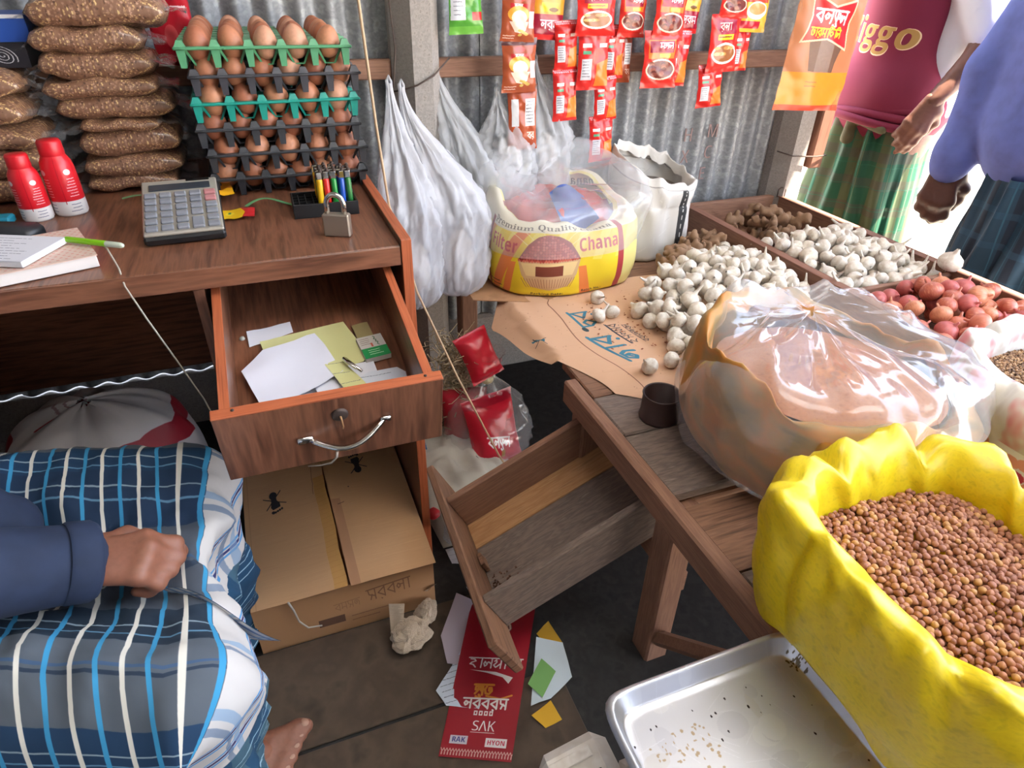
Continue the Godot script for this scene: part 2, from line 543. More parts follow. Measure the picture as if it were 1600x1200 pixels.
# ------------------------------------------------------------------ cash desk
func build_desk():
	var d := thing("cash_desk", "red-brown laminate cash desk with its drawer pulled open", "desk", V(0, 0, 0))
	var b := B.new()
	b.box(V(-0.305, 0.740, -1.37), V(1.005, 0.030, 0.70), 0.0015, 2)
	part("desktop", b.mesh(), mats.lam, d)
	b = B.new()
	b.box(V(-0.305, 0.7385, -1.0175), V(1.003, 0.0325, 0.004), 0.001, 0)
	part("front_edge", b.mesh(), mats.lam_front, d)
	b = B.new()
	b.box(V(0.2065, 0.383, -1.366), V(0.017, 0.766, 0.70), 0.0015, 1)
	var sp := part("side_panel", b.mesh(), mats.lam, d)
	b = B.new()
	b.box(V(0.2065, 0.383, -1.0145), V(0.0176, 0.767, 0.003), 0.0008, 1)
	b.box(V(0.2065, 0.7668, -1.366), V(0.0176, 0.0016, 0.70), 0.0006, 2)
	part("edge_band", b.mesh(), mats.lam_edge, sp)
	b = B.new()
	b.box(V(-0.122, 0.60, -1.35), V(0.016, 0.245, 0.64), 0.001, 1)
	part("divider_panel", b.mesh(), mats.lam, d)
	b = B.new()
	b.box(V(-0.79, 0.361, -1.366), V(0.017, 0.722, 0.69), 0.001, 1)
	part("side_panel", b.mesh(), mats.lam, d)
	b = B.new()
	b.box(V(-0.30, 0.468, -1.715), V(0.98, 0.506, 0.010), 0.0, 0)
	part("back_panel", b.mesh(), mats.lam, d)
	# pulled-out drawer, sagging forward
	var dr := Node3D.new()
	dr.name = "drawer"
	d.add_child(dr)
	dr.transform = XF(V(0.038, 0.706, -1.02), 0.0, deg_to_rad(11.3))
	b = B.new()
	b.box(V(-0.1365, -0.05, 0.03), V(0.013, 0.10, 0.46), 0.001, 2)
	part("drawer_side", b.mesh(), mats.lam, dr)
	b = B.new()
	b.box(V(0.1365, -0.05, 0.03), V(0.013, 0.10, 0.46), 0.001, 2)
	part("drawer_side", b.mesh(), mats.lam, dr)
	for s in [-1, 1]:
		b = B.new()
		b.box(V(0.1365 * s, 0.0008, 0.03), V(0.0136, 0.002, 0.46), 0.0006, 2)
		part("edge_band", b.mesh(), mats.lam_edge, dr)
	b = B.new()
	b.box(V(0, -0.05, -0.195), V(0.26, 0.096, 0.012), 0.001, 0)
	part("drawer_back", b.mesh(), mats.lam, dr)
	b = B.new()
	b.box(V(0, -0.094, 0.03), V(0.262, 0.006, 0.45), 0.0, 2)
	part("drawer_bottom", b.mesh(), mats.lam, dr)
	b = B.new()
	b.box(V(0.0, -0.056, 0.268), V(0.306, 0.122, 0.017), 0.001, 1)
	part("drawer_front", b.mesh(), mats.lam_front, dr)
	b = B.new()
	b.box(V(0.0, 0.0058, 0.268), V(0.3066, 0.003, 0.0176), 0.0008, 0)
	part("edge_band", b.mesh(), mats.lam_edge, dr)
	# lock with key
	b = B.new(true)
	b.lathe([V2(0, .004), V2(.009, .004), V2(.0115, .002), V2(.0115, 0)], 20, XF(V(0.006, -0.026, 0.2765), 0, PI / 2))
	part("lock", b.mesh(), mats.iron, dr)
	b = B.new(true)
	b.tube([V(0.006, -0.026, .2805), V(0.007, -0.03, .284), V(0.008, -0.045, .283), V(0.007, -0.052, .281)], 0.0014, 0.001, 6)
	part("key", b.mesh(), mats.wood_pale, dr)
	# bow handle
	b = B.new(true)
	var pts := []
	for k in 15:
		var t := k / 14.0
		pts.append(V(lerpf(-.038, .064, t), -0.064 - 0.012 * sin(PI * t) + .012 * t, 0.279 + 0.022 * sin(PI * t)))
	b.tube(pts, 0.0042, 0.0042, 8)
	b.box(V(-.045, -.062, .279), V(.022, .012, .006), .002)
	b.box(V(.068, -.05, .279), V(.016, .010, .006), .002)
	part("handle", b.mesh(), mats.chrome, dr)
	b = B.new(true)
	b.tube([V(-.006, -.075, .300), V(-.008, -.082, .304), V(-.016, -.094, .302), V(-.032, -.106, .292), V(-.048, -.112, .284)], 0.0022, .001, 5)
	part("twine_tail", b.mesh(), M(C(150, 140, 132), .6), dr)
	for s in [-1, 1]:
		b = B.new(true)
		b.lathe([V2(0, .0016), V2(.0024, .001), V2(.0024, 0)], 8, XF(V(0.128 * s + .002, 0.0074, 0.266)))
		part("screw", b.mesh(), mats.iron, dr)

# ------------------------------------------------------------------ low counter
func build_table():
	var t := thing("produce_counter", "low rough timber counter carrying the sacks and garlic", "table")
	var z := -1.735
	var k := 0
	var ms := [mats.wood_grey, mats.wood, mats.wood_grey]
	while z < 0.12:
		var wdt := 0.145 + 0.02 * sin(k * 2.3)
		var b := B.new()
		b.box(V(1.09 + .004 * sin(k * 5.1), 0.4195, z + wdt * .5), V(1.10, 0.021, wdt), 0.003, 0)
		part("plank", b.mesh(), ms[k % 3], t)
		z += wdt + (0.004 if k % 3 else 0.03)
		k += 1
	var b2 := B.new()
	b2.box(V(0.527, 0.4045, -0.43), V(0.028, 0.054, 1.15), 0.004, 2)
	part("edge_rail", b2.mesh(), mats.wood_red, t)
	b2 = B.new()
	b2.box(V(1.64, 0.40, -0.8), V(0.03, 0.06, 1.9), 0.004, 2)
	part("edge_rail", b2.mesh(), mats.wood, t)
	for zz in [-0.98, -0.64, -0.02]:
		b2 = B.new()
		b2.box(V(0.565, 0.2, zz), V(0.05, 0.41, 0.055), 0.004, 1)
		part("leg", b2.mesh(), mats.wood_red, t)
	for zz in [-1.6, -0.64, -0.02]:
		b2 = B.new()
		b2.box(V(1.60, 0.2, zz), V(0.05, 0.41, 0.055), 0.004, 1)
		part("leg", b2.mesh(), mats.wood_red, t)
	b2 = B.new()
	b2.box(V(0.51, 0.2, -1.67), V(0.05, 0.41, 0.055), 0.004, 1)
	part("leg", b2.mesh(), mats.wood_red, t)
	b2 = B.new()
	b2.box(V(1.08, 0.385, -0.64), V(1.0, 0.045, 0.03), 0.003, 0)
	b2.box(V(1.08, 0.385, -1.03), V(1.0, 0.045, 0.03), 0.003, 0)
	part("bearer", b2.mesh(), mats.wood, t)
	b2 = B.new()
	b2.box(V(0.60, 0.19, -0.81), V(0.022, 0.05, 0.36), 0.003, 2)
	part("brace", b2.mesh(), mats.wood_red, t)
	b2 = B.new()
	b2.tube([V(.56, .06, -.62), V(.60, .36, -.28)], .016, .016, 5)
	part("brace", b2.mesh(), mats.wood_red, t)
	# cardboard sheet spread over the boards, its edge curling down over the side
	var pr := P.new(1024, 1024, C(206, 164, 132))
	var r := RandomNumberGenerator.new()
	r.seed = 4
	for i in 260:
		var q := V2(r.randf() * 1024, r.randf() * 1024)
		pr.line([q, q + V2(r.randf_range(30, 160), r.randf_range(-3, 3))], 1.0, C(213, 172, 140) if r.randf() < .5 else C(196, 154, 122))
	for i in 160:
		var q := V2(r.randf() * 1024, r.randf() * 1024)
		pr.ell(q, r.randf_range(1, 3), r.randf_range(1, 2), C(112, 70, 52), 6)
	# fold line, blue stencilled words and small dark lines (read from the far right side)
	pr.line([V2(300, 0), V2(256, 330), V2(205, 620), V2(162, 884), V2(140, 1024)], 5, C(128, 88, 66))
	var blue := C(58, 118, 138)
	pr.bn(["ta", "aa", "ra"], V2(268, 720), 88, 15, blue, -PI * .5, .98)
	pr.bn(["ca", "ra"], V2(304, 424), 76, 12, blue, -PI * .5, .98)
	pr.ell(V2(300, 438), 12, 20, C(40, 60, 66), 12)
	pr.bn(["ha", "sa", "na", "kha", "ra"], V2(392, 600), 38, 4, C(58, 58, 66), -PI * .5)
	pr.line([V2(388, 420), V2(388, 600)], 4, C(58, 58, 66))
	pr.bn(["ba", "ra", "ma", "na", "ta", "ra", "la"], V2(446, 600), 24, 3, C(64, 62, 70), -PI * .5)
	pr.poly([V2(58, 420), V2(76, 424), V2(84, 446), V2(98, 462), V2(86, 478), V2(66, 462), V2(56, 440)], blue)
	pr.line([V2(46, 470), V2(110, 450)], 3, C(50, 60, 66))
	pr.line([V2(70, 410), V2(84, 500)], 3, C(50, 60, 66))
	var nz := noise(5.0, 3)
	b2 = B.new(true)
	# rows run along z from the far end (v = 0) to the near end (v = 1); u from the curled edge to the heap
	b2.grid(44, 40, func(u, v):
		var zz: float = lerpf(-1.44, -0.865, v) + 0.03 * nz.get_noise_2d(u * .1, 7.0)
		var edge: float = lerpf(.475, .575, smoothstep(.1, .95, v)) + .016 * sin(v * 9.0) - .03 * smoothstep(.5, 0.0, v) * (1.0 - v)
		if v < .16: edge += (.16 - v) * .5
		if v > .9: edge += (v - .9) * .8
		var x: float = lerpf(edge, 1.20, u * u * .35 + u * .65)
		var y: float = .4335 + .0025 * nz.get_noise_2d(x, zz)
		var over: float = maxf(0.0, .60 - x)
		y -= over * over * 3.2
		y += .006 * smoothstep(.2, .5, u) * sin(v * 5.0) * (1 - u)
		return Vector3(x, maxf(y, .4318 if x > .53 else .36), zz))
	solo("cardboard_sheet", b2.mesh(), M(Color.WHITE, .85, 0, pr.tex()), "flattened brown cardboard with blue stencilled letters under the garlic", "cardboard")
	# its thick near edge shows the flutes
	b2 = B.new()
	b2.prism(PackedVector2Array([V2(.462, -1.62), V2(.70, -1.62), V2(.75, -1.33), V2(.60, -1.36), V2(.452, -1.425)]), .4302, .4332)
	solo("cardboard_flap", b2.mesh(), mats.card, "plain cardboard flap under the chickpea sack", "cardboard")
	# dark brown measuring cup
	b2 = B.new(true)
	b2.lathe([V2(0, .003), V2(.036, .003), V2(.0375, .0), V2(.0385, .004), V2(.0365, .012), V2(.036, .05), V2(.0375, .053), V2(.0365, .055), V2(.0335, .053), V2(.033, .01), V2(0, .01)], 36)
	solo("measuring_cup", b2.mesh(), M(C(62, 44, 42), .45), "empty dark brown measuring cup at the counter edge", "cup", XF(V(.632, .4305, -.828)))

# ------------------------------------------------------------------ produce bins
func build_bins():
	var t := thing("produce_bin", "wooden produce bin with three compartments for ginger, garlic and onions", "bin")
	var y0 := 0.431
	for s in [[V(1.255, .476, -1.12), V(.02, .09, 1.16), 2, "side_board"], [V(1.618, .476, -1.12), V(.024, .09, 1.16), 2, "side_board"], [V(1.436, .476, -1.70), V(.34, .09, .02), 0, "end_board"], [V(1.436, .476, -.55), V(.34, .09, .02), 0, "end_board"], [V(1.436, .468, -1.37), V(.34, .074, .014), 0, "partition"], [V(1.436, .472, -1.028), V(.34, .082, .014), 0, "partition"]]:
		var b := B.new()
		b.box(s[0], s[1], .002, s[2])
		var o := part(s[3], b.mesh(), mats.wood_red, t)
		if s[3] == "side_board":
			b = B.new()
			b.box(V(s[0].x, .5225, s[0].z), V(s[1].x + .006, .004, s[1].z), .001, 2)
			part("top_edge", b.mesh(), mats.wood_rim, o)
	var b3 := B.new()
	b3.box(V(1.436, .434, -1.12), V(.34, .005, 1.14), 0.0, 2)
	part("bin_floor", b3.mesh(), mats.wood, t)
	b3 = B.new(true)
	b3.tube([V(1.597, .522, -1.675), V(1.597, .546, -1.675), V(1.603, .553, -1.672), V(1.613, .553, -1.668), V(1.618, .546, -1.666), V(1.618, .522, -1.666)], .0022, -1, 6)
	part("staple", b3.mesh(), mats.iron, t)

# ------------------------------------------------------------------ sacks
# rings: [y, rx, rz, dx, dz]; squareness n of the plan; crease callable(theta, t) -> outward push
func rings(b: B, at: Vector3, rg: Array, n: float, nu: int, nv: int, crease: Callable, vs := Vector2(0, 1)):
	b.grid(nu, nv, func(u, v):
		var s: float = v * (rg.size() - 1)
		var k := mini(int(s), rg.size() - 2)
		var f := s - k
		var q := []
		for j in 5:
			var p0: float = rg[maxi(k - 1, 0)][j]
			var p1: float = rg[k][j]
			var p2: float = rg[k + 1][j]
			var p3: float = rg[mini(k + 2, rg.size() - 1)][j]
			q.append(cubic_interpolate(p1, p2, p0, p3, f))
		var t: float = u * TAU
		var ct := cos(t)
		var sn := sin(t)
		var rr := pow(pow(absf(ct), n) + pow(absf(sn), n), -1.0 / n)
		var d: Vector3 = crease.call(t, v)
		return at + Vector3(q[3] + (q[1] * rr + d.x) * ct, q[0] + d.y, q[4] + (q[2] * rr + d.x) * sn), false, Vector2(0, 1), vs)

func ridged(freq: float, sd: int) -> FastNoiseLite:
	var n := FastNoiseLite.new()
	n.frequency = freq
	n.seed = sd
	n.fractal_type = FastNoiseLite.FRACTAL_RIDGED
	n.fractal_octaves = 3
	return n

func weave(col: Array, sd: int) -> Texture2D:
	return ntex(col, 0.02, sd, 4)

func build_sacks():
	var nz := noise(.85, 11)
	nz.fractal_octaves = 2
	var rd := ridged(.55, 5)
	rd.fractal_octaves = 2
	# --- yellow sack of chickpeas
	var yel := M(C(232, 206, 26), .36, 0, ntex([C(225, 225, 225), Color.WHITE, C(244, 240, 230)], .02, 71, 3), Vector2(8, 3))
	yel.backlight_enabled = true
	yel.backlight = C(150, 130, 20)
	var ys := thing("yellow_sack", "bright yellow woven sack full of brown chickpeas, rim rolled down", "sack")
	var yc := V(.635, .431, -.262)
	var b := B.new(true)
	rings(b, yc, [[0, .02, .02, 0, 0], [.0, .092, .092, 0, 0], [.02, .118, .116, 0, 0], [.07, .136, .134, 0, 0], [.12, .148, .146, 0, 0], [.155, .156, .154, 0, 0]], 2.8, 72, 22, func(t, v):
		return Vector3(.007 * nz.get_noise_3d(cos(t) * 2.0, v * 1.6, sin(t) * 2.0) + .004 * rd.get_noise_3d(cos(t), v * 1.2, sin(t)), 0, 0))
	part("body", b.mesh(), yel, ys)
	b = B.new(true)
	# rolled rim: runs up outside, over, and down inside, gathered at a few folds
	var rdf := ridged(1.5, 6)
	rdf.fractal_octaves = 2
	var folds := [.35, 1.5, 2.55, 3.55, 4.35, 5.2, 5.9]
	rings(b, yc, [[.085, .172, .170, 0, 0], [.10, .180, .178, 0, 0], [.135, .186, .182, 0, 0], [.175, .188, .184, 0, 0], [.207, .180, .176, 0, 0], [.222, .168, .164, 0, 0], [.214, .148, .144, 0, 0], [.190, .137, .133, 0, 0], [.160, .133, .129, 0, 0], [.135, .130, .126, 0, 0]], 3.2, 168, 44, func(t, v):
		var p := 0.0
		for fd in folds:
			var a: float = absf(wrapf(t - fd - (v - .5) * .35, -PI, PI))
			p -= exp(-a * a * 160.0) * .017 - exp(-pow(a - .14, 2) * 60.0) * .006
		var s: float = sin(v * PI)
		var kz: float = nz.get_noise_3d(cos(t) * 2.4, v * 2.5 + 4.0, sin(t) * 2.4)
		var low: float = (.026 if v < .05 else 0.0) * nz.get_noise_2d(cos(t) * 2, sin(t) * 2)
		var cr: float = rdf.get_noise_3d(cos(t) * 1.5, v * 2.0, sin(t) * 1.5)
		return Vector3(p * s * .7 + (.014 * kz + .007 * cr) * s, p * 1.0 * s + (.012 * kz + .006 * cr) * s - .016 * cos(t - .6) * s + low, 0))
	part("rolled_rim", b.mesh(), yel, ys)
	# --- big covered sack
	var om := M(Color.WHITE, .5, 0, ntex([C(118, 98, 58), C(136, 108, 60), C(160, 118, 58), C(192, 122, 48), C(170, 126, 62), C(128, 104, 60)], .007, 79, 4), Vector2(2, 1))
	om.backlight_enabled = true
	om.backlight = C(70, 60, 40)
	var ob := thing("covered_sack", "large yellow-brown sack of ground spice under clear plastic", "sack")
	var oc := V(.828, .431, -.663)
	b = B.new(true)
	rings(b, oc, [[0, .02, .02, 0, 0], [.0, .15, .145, 0, 0], [.022, .192, .184, 0, 0], [.07, .212, .205, 0, 0], [.12, .214, .208, 0, 0], [.165, .205, .20, 0, 0], [.195, .196, .19, 0, 0], [.19, .184, .178, 0, 0], [.165, .176, .17, 0, 0]], 2.3, 84, 36, func(t, v):
		var s := smoothstep(0.0, .5, v)
		return Vector3((.013 * nz.get_noise_3d(cos(t) * 2.0, v * 2.0 + 9.0, sin(t) * 2.0) + .018 * rd.get_noise_3d(cos(t) * 1.6, v * 1.4, sin(t) * 1.6)) * s, (.030 * nz.get_noise_2d(cos(t) * 1.8, sin(t) * 1.8 + 3.0) + .026 * cos(t - 4.0)) * smoothstep(.55, .8, v), 0), Vector2(1, 0))
	part("body", b.mesh(), om, ob)
	b = B.new(true)
	b.grid(40, 12, func(u, v):
		var t: float = u * TAU
		var r: float = (1.0 - v) * .182
		return oc + Vector3(cos(t) * r, .155 + .022 * (v) + .007 * nz.get_noise_2d(cos(t) * r * 30, sin(t) * r * 30) + .01 * cos(t - 2.4) * (1 - v), sin(t) * r))
	part("spice_powder", b.mesh(), tri_(M(Color.WHITE, .9, 0, ntex([C(138, 84, 52), C(168, 108, 70), C(152, 96, 60)], .03, 75, 4)), 6.0), ob)
	b = B.new(true)
	var cover := func(t, v):
		var k: float = rd.get_noise_3d(cos(t) * 1.1 + 3.0, v * 2.2, sin(t) * 1.1)
		var k2: float = nz.get_noise_3d(cos(t) * 3.0, v * 3.0, sin(t) * 3.0)
		var low: float = .02 * nz.get_noise_2d(cos(t) * 1.4 + 5, sin(t) * 1.4) if v < .02 else 0.0
		var e: float = smoothstep(0.0, .2, v)
		return Vector3((.024 * k + .010 * k2) * e, (.030 * k + .012 * k2) * smoothstep(.3, .7, v) * (1.0 - smoothstep(.72, .98, v)) + low, 0)
	rings(b, oc, [[.03, .220, .214, 0, 0], [.08, .226, .22, 0, 0], [.13, .224, .218, 0, 0], [.175, .212, .208, 0, 0], [.215, .192, .188, 0, 0], [.222, .152, .148, .01, -.02], [.208, .098, .096, .03, -.055], [.206, .046, .046, .05, -.09], [.208, .004, .004, .06, -.115]], 2.3, 140, 84, cover)
	part("plastic_cover", b.mesh(), film(.15, .09), ob)
	# --- floral sack of small seeds
	var fp := P.new(512, 256, C(224, 220, 214))
	for k in 7:
		var c0 := V2(40 + k * 74, 110 + 40 * sin(k * 2.1))
		for j in 7: fp.ell(c0 + V2(24, 0).rotated(TAU * j / 7), 14, 10, C(206, 96, 104) if k % 2 else C(222, 150, 120), 10)
		fp.ell(c0, 10, 10, C(196, 60, 76), 10)
		fp.line([c0 + V2(6, 20), c0 + V2(-12, 70), c0 + V2(-4, 110)], 5, C(62, 92, 60))
		for j in 3: fp.poly([c0 + V2(-6, 40 + j * 18), c0 + V2(30, 30 + j * 20), c0 + V2(48, 44 + j * 20), c0 + V2(22, 58 + j * 18)], C(56, 96, 66))
	var fs := thing("floral_sack", "white sack with pink flower print holding small brown seeds", "sack")
	var fc := V(1.20, .431, -.455)
	b = B.new(true)
	rings(b, fc, [[0, .02, .02, 0, 0], [0, .13, .13, 0, 0], [.025, .17, .168, 0, 0], [.08, .186, .184, 0, 0], [.13, .19, .188, 0, 0], [.165, .188, .186, 0, 0]], 2.4, 64, 20, func(t, v):
		return Vector3(.01 * nz.get_noise_3d(cos(t) * 2.2, v * 2.0 + 19.0, sin(t) * 2.2), 0, 0), Vector2(1, 0))
	part("body", b.mesh(), M(Color.WHITE, .42, 0, fp.tex(), Vector2(2, 1)), fs)
	b = B.new(true)
	rings(b, fc, [[.11, .192, .19, 0, 0], [.14, .202, .20, 0, 0], [.18, .204, .202, 0, 0], [.205, .19, .188, 0, 0], [.20, .172, .17, 0, 0], [.17, .164, .162, 0, 0], [.14, .16, .158, 0, 0]], 2.4, 120, 30, func(t, v):
		var s: float = sin(v * PI)
		var k: float = nz.get_noise_3d(cos(t) * 3.4, v * 2.0 + 29.0, sin(t) * 3.4)
		var p := 0.0
		for fd in [.6, 1.9, 2.7, 3.4, 4.5, 5.4]:
			var a: float = absf(wrapf(t - fd - (v - .5) * .3, -PI, PI))
			p -= exp(-a * a * 140.0) * .014
		return Vector3((.012 * k + p) * s, (.012 * k + p * .8) * s, 0), Vector2(.55, .2))
	part("rolled_rim", b.mesh(), M(Color.WHITE, .4, 0, ntex([C(226, 222, 216), C(214, 208, 200), C(228, 224, 218), C(222, 216, 210), C(214, 150, 150), C(206, 110, 116)], .012, 85, 3), Vector2(3, 1)), fs)
	# --- chickpea brand sack
	var lp := P.new(1536, 512, C(236, 214, 92))
	# u runs once round; the printed face sits in the middle of the strip
	lp.rect(0, 0, 1536, 512, C(222, 208, 130))
	lp.rect(500, 0, 1180, 470, C(232, 202, 44))
	for k in 7:
		lp.poly([V2(500 + k * 110, 300), V2(540 + k * 110, 300), V2(640 + k * 110, 60), V2(590 + k * 110, 60)], C(238, 218, 96))
	lp.poly([V2(560, 470), V2(500, 470), V2(700, 140), V2(775, 120)], C(226, 128, 66))
	lp.poly([V2(690, 300), V2(640, 470), V2(590, 470), V2(660, 300)], C(226, 128, 66))
	lp.poly([V2(1000, 470), V2(1060, 470), V2(1020, 320), V2(980, 320)], C(226, 128, 66))
	lp.poly([V2(500, 140), V2(500, 240), V2(560, 120), V2(640, 110), V2(640, 60), V2(540, 70)], C(232, 150, 78))
	for k in 6: lp.line([V2(840, 300), V2(560 + k * 120, 90)], 3, C(244, 232, 150))
	# bowl of chickpeas
	lp.poly([V2(700, 290), V2(990, 290), V2(972, 350), V2(930, 400), V2(845, 420), V2(760, 400), V2(718, 350)], C(206, 168, 124))
	lp.poly([V2(715, 300), V2(975, 300), V2(950, 350), V2(740, 350)], C(226, 196, 138))
	lp.rect(782, 310, 905, 350, C(122, 58, 40))
	for k in 20: lp.line([V2(715 + k * 13, 362), V2(740 + k * 10.5, 404)], 3, C(168, 116, 84))
	lp.poly([V2(700, 292), V2(990, 292), V2(940, 222), V2(880, 178), V2(840, 168), V2(790, 186), V2(745, 226)], C(146, 48, 42))
	var r := RandomNumberGenerator.new()
	r.seed = 3
	for row in 11:
		var yy := 176.0 + row * 11.5
		var half := 18.0 + row * 12.2
		var x := 845.0 - half
		while x < 845 + half:
			lp.ell(V2(x, yy + r.randf_range(-1, 1)), 6.2, 6.0, [C(186, 78, 62), C(206, 104, 84), C(166, 58, 50)][r.randi() % 3], 8)
			x += 12.2
	lp.text("Filter", V2(610, 232), 82, C(190, 36, 44), .10, true, .8)
	lp.text("Chana", V2(1078, 232), 82, C(190, 36, 44), -.06, true, .8)
	lp.rect(0, 0, 1536, 158, C(224, 214, 184))
	lp.text("Premium Quality Chana", V2(835, 112), 62, C(96, 88, 76), -.02, true, .86, 0.0, "Droid Serif")
	for k in 3: lp.scribble(510, 400 + k * 24, 625, 1, 20, 5, C(40, 36, 34), k)
	lp.text("Packing Date:", V2(835, 448), 24, C(50, 44, 40), 0, true)
	lp.text("(Incl. of all taxes)", V2(840, 486), 20, C(50, 44, 40), 0, true)
	lp.text("Batch No.:", V2(1060, 440), 22, C(50, 44, 40), -.03, true)
	lp.rect(1180, 0, 1215, 512, C(168, 58, 60))
	lp.rect(465, 120, 500, 512, C(150, 60, 56))
	var fl := thing("chickpea_sack", "yellow printed chickpea sack with a bowl picture, wrapped in clear plastic", "sack")
	var kc := V(.725, .434, -1.525)
	b = B.new(true)
	# v = 0 at the top of the print
	rings(b, kc, [[.205, .150, .12, 0, -.02], [.215, .172, .14, 0, -.01], [.19, .19, .152, 0, 0], [.16, .202, .162, 0, 0], [.12, .208, .17, 0, 0], [.07, .210, .172, 0, 0], [.025, .204, .166, 0, 0], [.0, .18, .145, 0, 0], [0, .02, .02, 0, 0]], 2.7, 96, 40, func(t, v):
		var up := smoothstep(.4, .05, v)
		return Vector3(.010 * nz.get_noise_3d(cos(t) * 2.0, v * 1.5 + 39.0, sin(t) * 2.0), (-.05 * sin(t) - .01 * cos(t) + .024 * nz.get_noise_2d(cos(t) * 1.6, sin(t) * 1.6)) * up, 0), Vector2(-.06, 1.1))
	# turn the strip so that the face looks at +z (u = .25 there, print centred at .547)
	var km := M(Color.WHITE, .42, 0, lp.tex())
	km.uv1_scale = Vector3(-1.55, 1, 1)
	km.uv1_offset = Vector3(.32 * 1.55 + .547, 0, 0)
	part("body", b.mesh(), km, fl)
	b = B.new(true)
	b.grid(36, 12, func(u, v):
		var t: float = u * TAU
		var q: float = 1.0 - v
		return kc + Vector3(cos(t) * q * .165, .165 + .05 * v - .03 * sin(t) * q + .03 * nz.get_noise_2d(cos(t) * q * 3, sin(t) * q * 3), -.012 + sin(t) * q * .132))
	part("red_liner", b.mesh(), M(C(176, 58, 48), .35), fl)
	b = B.new(true)
	b.grid(16, 10, func(u, v): return kc + Vector3(lerpf(-.03, .07, u), .222 + .02 * sin(u * 4) * cos(v * 3) - .06 * v, lerpf(.0, .10, v)))
	part("blue_liner", b.mesh(), M(C(60, 84, 150), .4), fl)
	b = B.new(true)
	rings(b, kc, [[.11, .216, .178, 0, 0], [.16, .222, .184, .0, 0], [.205, .228, .184, .006, 0], [.245, .222, .172, .012, -.012], [.268, .196, .146, .01, -.02], [.270, .15, .11, 0, -.025], [.258, .10, .07, -.02, -.04], [.25, .05, .04, -.03, -.065], [.248, .004, .004, -.03, -.085]], 2.4, 128, 76, func(t, v):
		var k: float = rd.get_noise_3d(cos(t) * 1.3 + 13.0, v * 2.2, sin(t) * 1.3)
		var k2: float = nz.get_noise_3d(cos(t) * 3.0, v * 3.0 + 50.0, sin(t) * 3.0)
		var e: float = smoothstep(0.0, .25, v)
		return Vector3((.020 * k + .010 * k2) * e, (.022 * k + .01 * k2) * smoothstep(.3, .6, v) * (1.0 - smoothstep(.72, .98, v)) - .045 * sin(t) * smoothstep(.25, .55, v) * smoothstep(1.0, .7, v), 0))
	part("plastic_cover", b.mesh(), film(.24, .10), fl)
	# --- white woven sack with a black stripe
	var ws := thing("white_sack", "white woven sack with a black stitched stripe behind the garlic", "sack")
	var wp := P.new(512, 256, C(206, 200, 192))
	var r3 := RandomNumberGenerator.new()
	r3.seed = 12
	for i in 300:
		var q := V2(r3.randf() * 512, r3.randf() * 256)
		wp.line([q, q + V2(r3.randf_range(-20, 20), r3.randf_range(-14, 14))], 1.0, C(188, 182, 174) if i % 2 else C(216, 211, 204))
	wp.rect(136, 70, 152, 256, C(40, 38, 38))
	for k in 16: wp.rect(143, 74 + k * 11, 145, 80 + k * 11, C(190, 186, 180))
	wp.rect(0, 66, 512, 69, C(150, 144, 138))
	var wc := V(1.055, .431, -1.60)
	b = B.new(true)
	rings(b, wc, [[.225, .096, .080, 0, -.01], [.252, .106, .092, 0, 0], [.235, .114, .10, 0, 0], [.205, .116, .104, 0, 0], [.165, .112, .10, 0, 0], [.15, .112, .10, 0, 0], [.09, .114, .102, 0, 0], [.03, .112, .10, 0, 0], [.0, .10, .09, 0, 0], [0, .02, .02, 0, 0]], 2.8, 84, 40, func(t, v):
		var k: float = rd.get_noise_3d(cos(t) * 1.8 + 23.0, v * 2.4, sin(t) * 1.8)
		return Vector3(.011 * k, (-.03 * sin(t) - .03 * cos(t) + .016 * k) * smoothstep(.5, .1, v), 0), Vector2(0, 1))
	var wm := M(Color.WHITE, .6, 0, wp.tex())
	wm.uv1_offset = Vector3(.09, 0, 0)
	part("body", b.mesh(), wm, ws)
	b = B.new(true)
	b.grid(24, 6, func(u, v):
		var t: float = u * TAU
		return wc + Vector3(cos(t) * (1 - v) * .10, .18 - .02 * sin(t), sin(t) * (1 - v) * .085))
	part("sack_contents", b.mesh(), M(C(96, 84, 74), .9), ws)
	# --- sack of red-striped cloth in the dark under the desk
	var up2 := P.new(512, 256, C(196, 190, 190))
	up2.rect(0, 96, 512, 124, C(150, 28, 44))
	up2.line([V2(300, 0), V2(300, 60)], 6, C(160, 40, 50))
	up2.line([V2(210, 0), V2(210, 60)], 6, C(160, 40, 50))
	up2.scribble(216, 20, 292, 2, 14, 4, C(150, 120, 124), 3)
	b = B.new(true)
	rings(b, V(-.43, 0, -1.36), [[.362, .01, .01, 0, 0], [.357, .06, .04, 0, 0], [.33, .13, .09, 0, 0], [.28, .175, .12, 0, 0], [.2, .195, .135, 0, 0], [.08, .195, .135, 0, 0], [0, .17, .12, 0, 0], [0, .02, .02, 0, 0]], 2.3, 60, 30, func(t, v):
		return Vector3(.02 * nz.get_noise_3d(cos(t) * 2, v * 2 + 60.0, sin(t) * 2), .012 * nz.get_noise_2d(cos(t) * 2, sin(t) * 2), 0))
	solo("striped_sack", b.mesh(), M(Color.WHITE, .55, 0, up2.tex()), "white sack with a red band under the desk behind the seated man", "sack")

